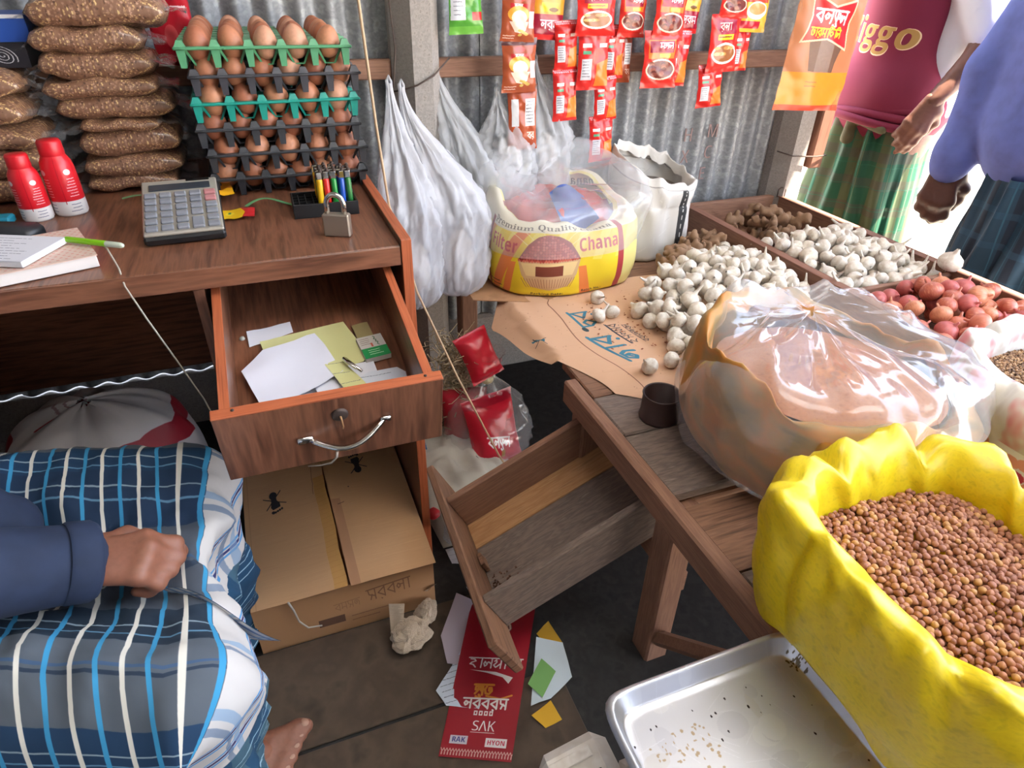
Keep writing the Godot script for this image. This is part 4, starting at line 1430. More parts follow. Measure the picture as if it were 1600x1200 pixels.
	jp.ell(V2(770, 130), 74, 80, C(122, 28, 58), 40)
	jp.line([V2(760, 60), V2(750, 120), V2(790, 150), V2(770, 205)], 8, C(196, 150, 72))
	jp.line([V2(720, 110), V2(760, 140), V2(740, 190)], 7, C(196, 150, 72))
	jp.line([V2(810, 80), V2(800, 150), V2(825, 180)], 7, C(196, 150, 72))
	var jm := M(Color.WHITE, .8, 0, jp.tex())
	var juv := func(p: Vector3) -> Vector2: return V2((p.z + 1.90) / .42, clampf((1.20 - p.y) / .45, .01, .98)) if p.x < 1.99 else V2(.02, .98)
	b = B.new(true)
	sdf_into(b, [[V(x0, .84, z0 - .05), V(x0, .84, z0 + .05), .135, .135], [V(x0, .80, z0), V(x0, 1.12, z0), .135, .145], [V(x0 - .02, .80, z0 - .04), V(x0 - .02, .80, z0 + .05), .13, .13], [V(x0, 1.20, z0 - .13), V(x0, 1.20, z0 + .13), .08, .08], [V(x0 + .02, .79, z0 - .08), V(x0 + .02, .80, z0 + .08), .115, .115]], .05, .014, juv)
	part("jersey", b.mesh(), jm, a1)
	for k in 3:
		b = B.new(true)
		var pts := []
		for i in 25:
			var t := lerpf(-.5 * PI, .5 * PI, i / 24.0)
			pts.append(V(x0 - .02 - (.128 + .012 * k) * cos(t), .79 - .016 * k + .01 * sin(t * 2 + k), z0 + .012 + (.178 + .006 * k) * sin(t)))
		b.tube(pts, .013, .013, 8)
		part("jersey_hem_fold", b.mesh(), M(C(122, 28, 58), .8), a1)
	b = B.new(true)
	sdf_into(b, [[V(x0 + .03, .80, z0 + .15), V(x0 + .03, 1.2, z0 + .16), .055, .06], [V(x0, 1.20, z0 + .16), V(1.99, 1.03, -1.43), .08, .066]], .03, .014)
	part("white_sleeve", b.mesh(), M(C(226, 228, 238), .8), a1)
	b = B.new(true)
	sdf_into(b, [[V(x0, 1.20, z0 - .16), V(1.99, 1.03, -1.95), .08, .07]], .03, .014)
	part("white_sleeve", b.mesh(), M(C(226, 228, 238), .8), a1)
	var gp := P.new(512, 512, C(26, 84, 58))
	for k in 4: gp.tint(k * 128 + 20, 0, k * 128 + 64, 512, C(96, 92, 58, .75))
	for k in 5: gp.tint(0, k * 110 + 10, 512, k * 110 + 50, C(80, 74, 60, .6))
	for k in 4: gp.rect(k * 128, 0, k * 128 + 2, 512, C(110, 116, 84))
	for k in 6: gp.rect(0, k * 88, 512, k * 88 + 2, C(40, 104, 76))
	skirt(a1, V(x0 - .005, 0, z0), .765, -.02, .135, .17, .17, .235, gp.tex(), 15, 21)
	b = B.new(true)
	sdf_into(b, [[V(x0 - .145, .755, z0 + .02), V(x0 - .15, .70, z0 + .025), .016, .022], [V(x0 - .145, .76, z0 + .05), V(x0 - .14, .745, z0 + .14), .016, .014]], .02, .009)
	part("lungi_knot", b.mesh(), M(C(86, 82, 56), .85), a1)

	# ---------------- customer in a blue shirt
	var a2 := thing("person", "person outside in a plain blue long-sleeved shirt and teal lungi", "person")
	var sk3 := skin(92, 58, 48)
	var z1 := -1.04
	var x1 := 1.94
	b = B.new(true)
	bones = [[V(x1, .70, z1 - .07), V(x1, .70, z1 + .07), .11, .11], [V(x1, .75, z1), V(x1, 1.14, z1), .125, .13], [V(x1, 1.24, z1 - .15), V(x1, 1.24, z1 + .15), .06, .06], [V(x1, 1.24, z1), V(x1 - .01, 1.38, z1), .058, .052],
		[V(x1, .70, z1 - .09), V(x1, .27, z1 - .09), .085, .055], [V(x1, .27, z1 - .09), V(x1, g + .08, z1 - .09), .055, .035], [V(x1 + .03, g + .04, z1 - .09), V(x1 - .16, g + .025, z1 - .10), .04, .025],
		[V(x1, .70, z1 + .09), V(x1, .27, z1 + .09), .085, .055], [V(x1, .27, z1 + .09), V(x1, g + .08, z1 + .09), .055, .035], [V(x1 + .03, g + .04, z1 + .09), V(x1 - .16, g + .025, z1 + .10), .04, .025],
		[V(x1, 1.2, z1 - .2), V(1.905, .93, -1.325), .05, .042], [V(1.905, .93, -1.325), V(1.865, .675, -1.322), .040, .028],
		[V(x1, 1.2, z1 + .2), V(1.95, .93, -.74), .05, .042], [V(1.95, .93, -.74), V(1.9, .68, -.76), .040, .028]]
	bones.append_array(head_bones(V(x1 - .01, 1.51, z1), V(-1, 0, 0)))
	sdf_into(b, bones, .035, .016)
	sdf_into(b, hand_bones(V(1.865, .695, -1.322), V(-.05, -.99, .04).normalized(), V(-.78, .0, .62).normalized(), -1.0, [.75, .85, .9, .95], 1.25), .016, .0045)
	sdf_into(b, hand_bones(V(1.9, .68, -.76), V(-.1, -1, 0).normalized(), V(-.3, .0, .9).normalized(), -1.0, [.5, .6, .7, .7]), .010, .006)
	part("body", b.mesh(), sk3, a2)
	face_parts(a2, V(x1 - .01, 1.51, z1), V(-1, 0, 0))
	var blue := tri_(M(C(104, 120, 196), .8, 0, mats.tone), 2.0)
	b = B.new(true)
	sdf_into(b, [[V(x1, .80, z1 - .09), V(x1, .80, z1 + .10), .15, .15], [V(x1, .80, z1 - .08), V(x1, 1.16, z1 - .06), .15, .155], [V(x1, .80, z1 + .08), V(x1, 1.16, z1 + .06), .15, .155], [V(x1 - .01, .83, z1 - .17), V(x1, 1.12, z1 - .16), .105, .115], [V(x1, 1.24, z1 - .15), V(x1, 1.24, z1 + .15), .085, .085],
		[V(x1, 1.2, z1 - .2), V(1.905, .94, -1.325), .085, .066], [V(1.905, .94, -1.325), V(1.872, .725, -1.318), .064, .052], [V(1.872, .725, -1.322), V(1.866, .69, -1.321), .054, .050],
		[V(x1, 1.2, z1 + .2), V(1.95, .94, -.74), .085, .068], [V(1.95, .94, -.74), V(1.9, .72, -.76), .066, .052],
		[V(x1, .78, z1 + .0), V(x1, .77, z1 + .12), .14, .14]], .03, .013)
	part("blue_shirt", b.mesh(), blue, a2)
	var tp := P.new(512, 512, C(26, 62, 86))
	for k in 8: tp.tint(k * 64, 0, k * 64 + 22, 512, C(14, 34, 54, .8))
	for k in 8: tp.rect(k * 64 + 30, 0, k * 64 + 33, 512, C(46, 96, 120))
	for k in 5: tp.tint(0, k * 110, 512, k * 110 + 24, C(40, 84, 112, .5))
	skirt(a2, V(x1, 0, z1), .72, -.03, .15, .185, .185, .245, tp.tex(), 13, 33)

func swap_uv(mesh: ArrayMesh):
	var mdt := MeshDataTool.new()
	mdt.create_from_surface(mesh, 0)
	for i in mdt.get_vertex_count():
		var q := mdt.get_vertex_uv(i)
		mdt.set_vertex_uv(i, V2(q.y, q.x))
	mesh.clear_surfaces()
	mdt.commit_to_surface(mesh)

# pleated lungi hanging from the waist of a standing figure
func skirt(root: Node, c: Vector3, top: float, low: float, rx0: float, rz0: float, rx1: float, rz1: float, t: Texture2D, pleats: int, sd: int):
	var nz := noise(1.2, sd)
	var b := B.new(true)
	b.grid(120, 30, func(u, v):
		var a: float = u * TAU
		var fr: float = maxf(0.0, -cos(a))
		var pl: float = (.010 + .010 * v) * sin(a * pleats + 3.0 * nz.get_noise_2d(cos(a) * 2, v * .6) + v * 1.4) * (.35 + fr) + .02 * nz.get_noise_3d(cos(a) * 2, v, sin(a) * 2)
		return c + Vector3((lerpf(rx0, rx1, v) + pl) * cos(a), lerpf(top, low, v), (lerpf(rz0, rz1, v) + pl) * sin(a)), false, Vector2(0, 3), Vector2(0, 2))
	part("lungi", b.mesh(), M(Color.WHITE, .75, 0, t), root)

# ------------------------------------------------------------------ things on the desk
const DY := 0.7553

func paper_tex(c: Color, lines: int, sd: int, ink := Color(.3, .32, .4)) -> Texture2D:
	var p := P.new(192, 256, c)
	if lines > 0: p.scribble(16, 30, 176, lines, 190.0 / lines, 2.2, ink, sd)
	return p.tex()

# sheet of paper from an outline (metres, xz), slightly waved
func sheet(poly: PackedVector2Array, sd: int, wave := .003) -> ArrayMesh:
	var b := B.new(true)
	var nz := noise(14.0, sd)
	var lo := V2(1e9, 1e9)
	var hi := -lo
	for p in poly:
		lo = lo.min(p); hi = hi.max(p)
	# cut the outline by a grid so that the sheet can wave
	var n := 7
	for i in n:
		for j in n:
			var a := lo + (hi - lo) * V2(float(i) / n, float(j) / n)
			var e := lo + (hi - lo) * V2(float(i + 1) / n, float(j + 1) / n)
			var cell := PackedVector2Array([a, V2(e.x, a.y), e, V2(a.x, e.y)])
			for piece in Geometry2D.intersect_polygons(poly, cell):
				var t := Geometry2D.triangulate_polygon(piece)
				for k in range(0, t.size(), 3):
					for m in 3:
						var q: Vector2 = piece[t[k + m]]
						b.vtx(V(q.x, wave + wave * nz.get_noise_2d(q.x, q.y), q.y), (q - lo) / (hi - lo))
	return b.mesh()

func build_desk_goods():
	# calculator, tilted up on the packets behind it
	var c := thing("calculator", "grey desk calculator with a dark display, propped up at the back", "calculator")
	c.transform = XF(V(-.132, DY, -1.137), -.045, .33)
	c.rotation = Vector3(.27, .03, 0)
	var b := B.new()
	b.box(V(0, .008, -.082), V(.124, .016, .166), .004)
	part("base", b.mesh(), mats.black, c)
	b = B.new()
	b.box(V(0, .0185, -.083), V(.121, .006, .162), .002)
	part("face_plate", b.mesh(), M(C(172, 165, 154), .35, .35), c)
	b = B.new()
	b.box(V(0, .0222, -.139), V(.098, .0025, .019), .001)
	part("display", b.mesh(), M(C(48, 54, 62), .15), c)
	b = B.new()
	b.box(V(.03, .0222, -.1585), V(.038, .002, .006), .0006)
	part("solar_strip", b.mesh(), mats.black_gloss, c)
	var km := M(C(126, 128, 136), .4)
	var kr := M(C(176, 116, 118), .4)
	for i in 5:
		for j in 6:
			if i == 3 and j == 4: continue
			b = B.new()
			var tall := i == 3 and j == 5
			b.box(V(-.047 + i * .0235, .0235, -.112 + j * .0195 - (.008 if tall else 0.0)), V(.0185, .006, .0125 + (.017 if tall else 0.0)), .0016)
			part("key", b.mesh(), kr if (i == 4 and j <= 1) else km, c)
	# bottles
	for q in [[V(-.381, DY, -1.345), .0245, .112, "shorter red and white powder bottle at the left of the pair"], [V(-.332, DY, -1.365), .0268, .128, "taller red and white powder bottle beside the grain bags"]]:
		var o := thing("powder_bottle", q[3], "bottle", q[0], -.4, "powder bottles on the desk")
		var r: float = q[1]
		var h: float = q[2]
		var bp := P.new(512, 256, C(206, 28, 40))
		bp.rect(0, 190, 512, 256, C(226, 222, 220))
		for k in 4:
			bp.ell(V2(128 * k + 40, 70), 18, 12, C(230, 210, 214))
			bp.scribble(128 * k + 14, 98, 128 * k + 70, 7, 12, 3, C(238, 190, 192), k)
			bp.line([V2(128 * k + 90, 200), V2(128 * k + 90, 10)], 4, C(178, 16, 30))
			bp.scribble(128 * k + 20, 205, 128 * k + 80, 3, 14, 3, C(120, 120, 140), k + 5)
		b = B.new(true)
		b.lathe([V2(0, 0), V2(r * .92, 0), V2(r, .004), V2(r, h * .35), V2(r * .98, h * .62), V2(r * .9, h * .72), V2(r * .72, h * .79), V2(r * .66, h * .82)], 32)
		var m := b.mesh()
		hmap(m, 0.0, h * .82)
		part("bottle_body", m, M(Color.WHITE, .3, 0, bp.tex()), o)
		b = B.new(true)
		b.lathe([V2(r * .70, h * .80), V2(r * .72, h * .82), V2(r * .70, h * .97), V2(r * .62, h), V2(0, h)], 28)
		part("cap", b.mesh(), M(C(198, 24, 36), .35), o)
	# notebooks
	var np := P.new(512, 384, C(214, 186, 172))
	for i in 22:
		for j in 17: np.ell(V2(14 + i * 23 + (j % 2) * 11, 12 + j * 22), 5, 4, C(204, 116, 104), 6)
	var nb := thing("notebook", "thick notebook with pink dotted cover at the desk edge", "book", V(-.385, DY, -1.10), .33)
	b = B.new()
	b.box(V(0, .010, 0), V(.235, .018, .142), .001)
	part("pages", b.mesh(), M(C(214, 208, 206), .85), nb)
	b = B.new()
	b.quad(V(-.119, .0205, -.073), V(.119, .0205, -.073), V(.119, .0205, .073), V(-.119, .0205, .073))
	b.box(V(0, .0195, 0), V(.238, .0014, .146), 0.0)
	part("cover", b.mesh(), M(Color.WHITE, .6, 0, np.tex()), nb)
	var pd := thing("paper_pad", "white paper pad with handwriting lying on the pink notebook", "paper pad", V(-.392, DY + .0215, -1.118), -.42)
	var ip := P.new(384, 256, C(220, 218, 226))
	ip.scribble(20, 34, 360, 9, 25, 3, C(78, 80, 100), 8)
	b = B.new()
	b.box(V(0, .005, 0), V(.165, .009, .098), .0008)
	part("pages", b.mesh(), mats.paper, pd)
	b = B.new()
	b.quad(V(-.082, .0102, -.049), V(.082, .0102, -.049), V(.082, .0102, .049), V(-.082, .0102, .049))
	part("top_sheet", b.mesh(), M(Color.WHITE, .85, 0, ip.tex()), pd)
	# pen on a string
	var pen := thing("pen", "bright green pen with clear tip tied to a string", "pen", V(-.2615, DY + .0275, -1.108), -.585)
	b = B.new(true)
	b.lathe([V2(0, 0), V2(.0042, .001), V2(.0046, .004), V2(.0046, .072), V2(.0042, .074)], 14, XF(V(-.045, 0, 0), 0, 0, -PI / 2))
	part("barrel", b.mesh(), M(C(132, 196, 22), .35), pen)
	b = B.new(true)
	b.lathe([V2(.0042, 0), V2(.0047, .002), V2(.0044, .026), V2(.003, .03), V2(0, .031)], 14, XF(V(.028, 0, 0), 0, 0, -PI / 2))
	part("clear_cap", b.mesh(), M(C(196, 206, 186), .2), pen)
	b = B.new(true)
	var sp := [V(-.2455, DY + .030, -1.098), V(-.238, DY + .020, -1.09), V(-.222, DY + .004, -1.045), V(-.214, DY - .01, -1.008), V(-.195, .70, -.985), V(-.17, .64, -.962), V(-.145, .57, -.945), V(-.128, .50, -.93), V(-.118, .44, -.915)]
	b.tube(sp, .0016, .0013, 6)
	solo("pen_string", b.mesh(), M(C(172, 164, 152), .7), "thin pale string running from the pen down past the drawer", "string")
	# dark stapler-like case and foil strip
	b = B.new(true)
	b.box(V(0, .014, 0), V(.11, .026, .05), .008)
	solo("black_case", b.mesh(), M(C(36, 38, 42), .4), "small black case behind the paper pad", "case", XF(V(-.405, DY, -1.235), -.35))
	var fp := P.new(128, 64, C(176, 172, 172))
	fp.rect(0, 0, 128, 10, C(40, 40, 46))
	fp.scribble(12, 24, 120, 3, 12, 3, C(120, 116, 122), 2)
	var sm := sheet(PackedVector2Array([V2(-.03, -.012), V2(.03, -.014), V2(.022, .012), V2(-.034, .01)]), 4, .003)
	solo("foil_strip", sm, M(Color.WHITE, .3, .3, fp.tex()), "crinkled silver foil strip beside the black case", "packet", XF(V(-.335, DY, -1.235), -.1))
	b = B.new()
	b.box(V(0, .008, 0), V(.06, .014, .03), .003)
	solo("teal_clip", b.mesh(), M(C(36, 132, 156), .4), "teal plastic piece at the left end of the desk", "box", XF(V(-.445, DY, -1.33), -.1))
	# packets propping the calculator
	var yp := P.new(128, 96, C(232, 190, 30))
	yp.poly([V2(70, 0), V2(128, 0), V2(128, 96), V2(84, 96), V2(92, 50)], C(196, 40, 46))
	yp.ell(V2(36, 44), 16, 18, C(240, 214, 60))
	yp.rect(30, 28, 40, 46, C(80, 140, 90))
	solo("noodle_sachet", sheet(PackedVector2Array([V2(-.03, -.022), V2(.03, -.024), V2(.032, .022), V2(-.028, .022)]), 6, .006), M(Color.WHITE, .3, 0, yp.tex()), "yellow and red sachet lying right of the calculator", "sachet", XF(V(-.052, DY, -1.252), -.1))
	var op := P.new(128, 96, C(222, 160, 30))
	op.poly([V2(30, 0), V2(128, 0), V2(128, 60), V2(60, 70)], C(198, 120, 30))
	op.ell(V2(70, 36), 26, 20, C(228, 196, 120))
	solo("snack_packet", sheet(PackedVector2Array([V2(-.075, -.03), V2(.07, -.05), V2(.075, .04), V2(-.05, .05)]), 8, .02), M(Color.WHITE, .3, 0, op.tex()), "orange-yellow snack packet behind the calculator", "packet", XF(V(-.13, DY, -1.38), .1))
	b = B.new(true)
	b.box(V(0, .018, 0), V(.10, .034, .06), .012)
	solo("flat_packet", b.mesh(), M(C(196, 150, 60), .4), "yellow packet under the back of the calculator", "packet", XF(V(-.135, DY, -1.275), .05))
	b = B.new()
	var rp := []
	for k in 17:
		var t := k / 16.0
		rp.append(V(lerpf(-.255, -.165, t), DY + .006 + .004 * sin(t * 4.0), -1.408 + .05 * t - .02 * sin(t * PI)))
	ribbon(b, rp, .009)
	solo("green_strap", b.mesh(), M(C(112, 168, 120), .5), "pale green plastic strap left of the calculator", "strap")
	b = B.new()
	rp = []
	for k in 17:
		var t := k / 16.0
		rp.append(V(lerpf(-.035, .055, t), DY + .008 + .006 * sin(t * 5.0), -1.285 - .022 * sin(t * PI)))
	ribbon(b, rp, .008)
	solo("green_strap", b.mesh(), M(C(96, 158, 108), .5), "green plastic strap between the calculator and the lighters", "strap")
	# padlock standing up
	var pl := thing("padlock", "steel padlock standing at the desk edge, shackle up", "padlock", V(.108, DY, -1.098), -.42)
	b = B.new()
	b.box(V(0, .0195, 0), V(.046, .039, .017), .0025)
	part("lock_body", b.mesh(), M(C(158, 146, 134), .38, .75), pl)
	b = B.new(true)
	var hp := [V(-.0145, .036, 0), V(-.0145, .052, 0)]
	for k in 13:
		var t := PI - PI * k / 12.0
		hp.append(V(.0145 * cos(t), .054 + .0165 * sin(t), 0))
	hp.append(V(.0145, .052, 0)); hp.append(V(.0145, .036, 0))
	b.tube(hp, .0046, .0046, 12)
	part("shackle", b.mesh(), mats.chrome, pl)

func ribbon(b: B, pts: Array, w: float):
	for k in pts.size() - 1:
		var d: Vector3 = (pts[k + 1] - pts[k]).normalized()
		var s := d.cross(Vector3.UP).normalized() * w * .5
		var e := Vector3(0, .0006, 0)
		b.quad(pts[k] - s, pts[k + 1] - s, pts[k + 1] + s, pts[k] + s)
		b.quad(pts[k] - s - e, pts[k] + s - e, pts[k + 1] + s - e, pts[k + 1] - s - e)

# v from height
func hmap(mesh: ArrayMesh, y0: float, y1: float):
	var mdt := MeshDataTool.new()
	mdt.create_from_surface(mesh, 0)
	for i in mdt.get_vertex_count():
		var q := mdt.get_vertex_uv(i)
		mdt.set_vertex_uv(i, V2(q.x, 1.0 - (mdt.get_vertex(i).y - y0) / (y1 - y0)))
	mesh.clear_surfaces()
	mdt.commit_to_surface(mesh)

# ------------------------------------------------------------------ eggs
func build_eggs():
	var eb := B.new(true)
	var prof := []
	for k in 15:
		var t := PI * k / 14.0
		var y := -cos(t)
		prof.append(V2(sin(t) * .0228 * (1.0 - .13 * y), y * .0295))
	eb.lathe(prof, 20)
	var em := eb.mesh()
	var cols := [C(186, 122, 90), C(176, 110, 78), C(196, 134, 100), C(170, 104, 76), C(204, 150, 122)]
	var mm := []
	for k in cols.size():
		var c: Color = cols[k]
		mm.append(tri_(M(c, .5, 0, mats.tone), 12.0))
	var trays := [["dark grey plastic egg tray at the bottom of the stack", C(44, 46, 50)], ["dark grey plastic egg tray, second from the bottom", C(52, 54, 58)], ["dark grey plastic egg tray right under the teal one", C(56, 58, 62)], ["teal plastic egg tray in the middle of the stack", C(24, 138, 124)], ["dark grey plastic egg tray right under the green one", C(60, 60, 66)], ["green plastic egg tray at the top of the stack", C(84, 148, 108)]]
	for k in 6:
		var along: int = [6, 5, 6, 5, 6, 5][k]   # eggs across the front
		var deep := 11 - along
		var tilt := .012 * sin(k * 2.2)
		var cx := .0585 + .004 * sin(k * 1.9) - (.006 if k == 5 else 0.0)
		var o := thing("egg_tray", trays[k][0], "egg tray", V(cx, .7875 + .0458 * k, -1.53), tilt, "stacked egg trays")
		var b := B.new()
		var w := .284
		var d := .284
		var px := w / along
		var pz := d / deep
		# rim and ribs
		for s in [-1, 1]:
			b.box(V(0, .0005, s * (d * .5 + .004)), V(w + .024, .005, .016), .0015)
			b.box(V(s * (w * .5 + .004), .0005, 0), V(.016, .005, d + .024), .0015)
		for i in range(1, along): b.box(V(-w * .5 + i * px, -.002, 0), V(.005, .003, d), .0)
		for j in range(1, deep): b.box(V(0, -.002, -d * .5 + j * pz), V(w, .003, .005), .0)
		for i in along + 1:
			for j in deep + 1:
				var c0 := V(-w * .5 + i * px, 0, -d * .5 + j * pz)
				frustum(b, c0, .0105, .0045, .013)
				frustum(b, c0 + V(0, -.001, 0), .0075, .005, -.030)
		for i in along:
			for j in deep:
				var c1 := V(-w * .5 + (i + .5) * px, -.0295, -d * .5 + (j + .5) * pz)
				b.box(c1, V(.020, .002, .020), .0005)
				for s in 4:
					var dir := V(cos(s * PI / 2 + PI / 4), 0, sin(s * PI / 2 + PI / 4))
					b.tube([c1 + dir * .012, c1 + dir * .030 + V(0, .027, 0)], .0022, .003, 4, false)
		part("tray_mould", b.mesh(), M(trays[k][1], .4), o)
		# eggs: all of the top tray, the two front rows of the others
		for j in deep:
			if k < 5 and j < deep - 2: continue
			for i in along:
				var at := V(-w * .5 + (i + .5) * px, .0062, -d * .5 + (j + .5) * pz)
				at += V(rng.randf_range(-.002, .002), rng.randf_range(-.001, .001), rng.randf_range(-.002, .002))
				var e := MeshInstance3D.new()
				e.name = numbered("egg")
				e.mesh = em
				e.material_override = mm[rng.randi() % mm.size()]
				add_child(e)
				e.transform = o.transform * XF(at, rng.randf() * TAU, rng.randf_range(-.16, .16), rng.randf_range(-.16, .16), rng.randf_range(.96, 1.04))
				var rowname: String = ["front", "second", "third", "fourth", "fifth", "back"][deep - 1 - j]
				var layer: String = ["bottom dark", "second lowest dark", "dark tray below the teal", "teal middle", "dark tray below the green", "green top"][k]
				if not layer.contains("tray"): layer += " tray"
				var where: String = "brown egg, %s row of the %s, %s from the left" % [rowname, layer, ["first", "second", "third", "fourth", "fifth", "sixth"][i]]
				tag(e, where, "egg", "eggs in tray %s" % ["one", "two", "three", "four", "five", "six"][k])

func frustum(b: B, c: Vector3, r0: float, r1: float, h: float):
	var a := []
	var e := []
	for s in [[-1, -1], [1, -1], [1, 1], [-1, 1]]:
		a.append(c + V(s[0] * r0, 0, s[1] * r0)); e.append(c + V(s[0] * r1, h, s[1] * r1))
	for i in 4:
		var j := (i + 1) % 4
		b.quad(a[i], a[j], e[j], e[i])
	b.quad(e[0], e[1], e[2], e[3])

# ------------------------------------------------------------------ bags of mixed grain
func pillow(w: float, h: float, d: float, sd: int, sag := .0) -> ArrayMesh:
	var nz := noise(8.0, sd)
	var rd := ridged(7.0, sd)
	var b := B.new(true)
	for s in [-1.0, 1.0]:
		b.grid(26, 20, func(u, v):
			var x: float = u * 2 - 1
			var z: float = v * 2 - 1
			var e: float = pow(maxf(0.0, (1 - pow(absf(x), 3.5)) * (1 - pow(absf(z), 3.5))), .42)
			var px: float = x * w * .5 * (1.0 - .05 * z * z)
			var pz: float = z * d * .5 * (1.0 - .05 * x * x)
			var y: float = s * h * .5 * e + .012 * nz.get_noise_2d(px, pz) * e + .006 * rd.get_noise_2d(px + s, pz) * e - sag * x * x * .01
			return Vector3(px, y, pz), s < 0, Vector2(0, 1), Vector2(0, 1))
	return b.mesh()

func grain_mat(sd: int) -> StandardMaterial3D:
	var gp := P.new(512, 512, C(124, 88, 66))
	var r := RandomNumberGenerator.new()
	r.seed = sd
	var cs := [C(160, 118, 90), C(132, 96, 74), C(196, 158, 110), C(174, 134, 102), C(214, 182, 126), C(136, 98, 76), C(104, 72, 54), C(182, 142, 118), C(90, 60, 46), C(150, 112, 92)]
	for i in 9000: gp.ell(V2(r.randf() * 512, r.randf() * 512), r.randf_range(2, 4.4), r.randf_range(1.4, 3), cs[r.randi() % cs.size()], 5)
	var m := M(Color.WHITE, .55, 0, gp.tex(), Vector2(.7, .7))
	m = bump(m, ntex([Color.BLACK, Color.WHITE], .09, sd, 2, 256), .12)
	m.clearcoat_enabled = true
	m.clearcoat = .8
	m.clearcoat_roughness = .12
	return m

func build_grain_bags():
	var gm := grain_mat(5)
	var wrap := film(.10, .10)
	# right stack, from the bottom: y0, y1, x0, x1
	var st := [[.757, .787, -.325, -.150], [.784, .824, -.322, -.132], [.820, .874, -.318, -.128], [.868, .892, -.305, -.158], [.886, .932, -.338, -.122], [.927, .963, -.348, -.143], [.957, 1.006, -.342, -.140], [1.0, 1.046, -.345, -.150], [1.040, 1.094, -.335, -.100]]
	var nth := ["bottom", "second", "third", "fourth", "fifth", "sixth", "seventh", "eighth", "top"]
	for k in st.size():
		var q: Array = st[k]
		var w: float = q[3] - q[2]
		var h: float = q[1] - q[0]
		grain_bag(V((q[2] + q[3]) * .5, (q[0] + q[1]) * .5, -1.545 + .006 * sin(k * 2.7)), w, h, .175, k, gm, wrap, "clear bag of brown mixed grain, %s of the stack beside the eggs" % (nth[k] if k in [0, 8] else nth[k] + " from the bottom"), .06 * sin(k * 3.1))
	var s2 := [[.757, .802, -.60, -.375], [.800, .850, -.61, -.355], [.848, .890, -.60, -.352], [.886, .936, -.61, -.362], [.932, .978, -.60, -.358]]
	for k in s2.size():
		var q: Array = s2[k]
		grain_bag(V((q[2] + q[3]) * .5, (q[0] + q[1]) * .5, -1.515), q[3] - q[2], q[1] - q[0], .18, k + 20, gm, wrap, "clear bag of brown grain, %s in the stack at the left edge" % ["bottom one", "second one up", "third one up", "fourth one up", "top one"][k], .05 * sin(k * 2.0))
	# boxes on the left stack
	var kp := P.new(256, 96, C(24, 22, 30))
	var pts := []
	for i in 90:
		var t := i * .22
		pts.append(V2(214, 48) + V2(cos(t) + .35 * sin(t), sin(t) * 1.75) * (2.0 + i * .23))
	kp.line(pts, 2.0, C(190, 188, 192))
	boxed("coil_box", V(-.462, 1.000, -1.555), V(.23, .040, .12), kp.tex(), C(26, 24, 32), "black box with a white spiral printed on it, on the grain bags")
	var bp := P.new(256, 96, C(30, 70, 150))
	bp.rect(0, 0, 256, 14, C(206, 206, 214))
	bp.rect(130, 30, 206, 60, C(226, 196, 40))
	bp.rect(130, 60, 206, 76, C(196, 90, 100))
	bp.scribble(136, 44, 200, 1, 10, 4, C(90, 80, 40), 3)
	boxed("blue_box", V(-.452, 1.0415, -1.56), V(.235, .042, .125), bp.tex(), C(30, 70, 150), "blue box with a yellow label stacked on the black box")
	# red pack leaning between grain and eggs
	var rp := P.new(128, 192, C(186, 30, 44))
	rp.rect(0, 0, 128, 18, C(214, 200, 200))
	rp.ell(V2(60, 140), 20, 22, C(206, 70, 76))
	rp.scribble(70, 40, 120, 4, 16, 4, C(232, 200, 200), 3)
	solo("red_packet", pillow(.085, .028, .20, 55), M(Color.WHITE, .25, 0, rp.tex()), "red glossy packet standing between the grain bags and the eggs", "packet", XF(V(-.118, 1.055, -1.695), 0, PI / 2 - .1))

func grain_bag(at: Vector3, w: float, h: float, d: float, sd: int, gm: Material, wrap: Material, label: String, turn: float):
	var o := thing("grain_bag", label, "bag", at, turn, "bags of mixed grain")
	part("grain", pillow(w * .97, h * 1.12, d * .97, sd), gm, o)
	var nz := noise(10.0, sd)
	var b := B.new(true)
	# sealed tail of the bag sticking out at one end
	for s in [-1.0, 1.0]:
		b = B.new(true)
		b.grid(8, 10, func(u, v):
			var z: float = (v - .5) * d * (.9 - .2 * u)
			return Vector3(s * (w * .44 + u * .038), .004 * s + .014 * nz.get_noise_2d(z * 2, u * .06 + s) - u * .008, z))
		part("plastic_tail", b.mesh(), wrap, o)

func boxed(called: String, at: Vector3, s: Vector3, t: Texture2D, c: Color, label: String):
	var o := thing(called, label, "box", at)
	var b := B.new()
	b.box(Vector3.ZERO, s, .001)
	part("carton_body", b.mesh(), M(c, .5), o)
	b = B.new()
	var h := s * .5
	b.quad(V(-h.x, h.y, h.z + .0005), V(h.x, h.y, h.z + .0005), V(h.x, -h.y, h.z + .0005), V(-h.x, -h.y, h.z + .0005))
	part("printed_face", b.mesh(), M(Color.WHITE, .45, 0, t), o)

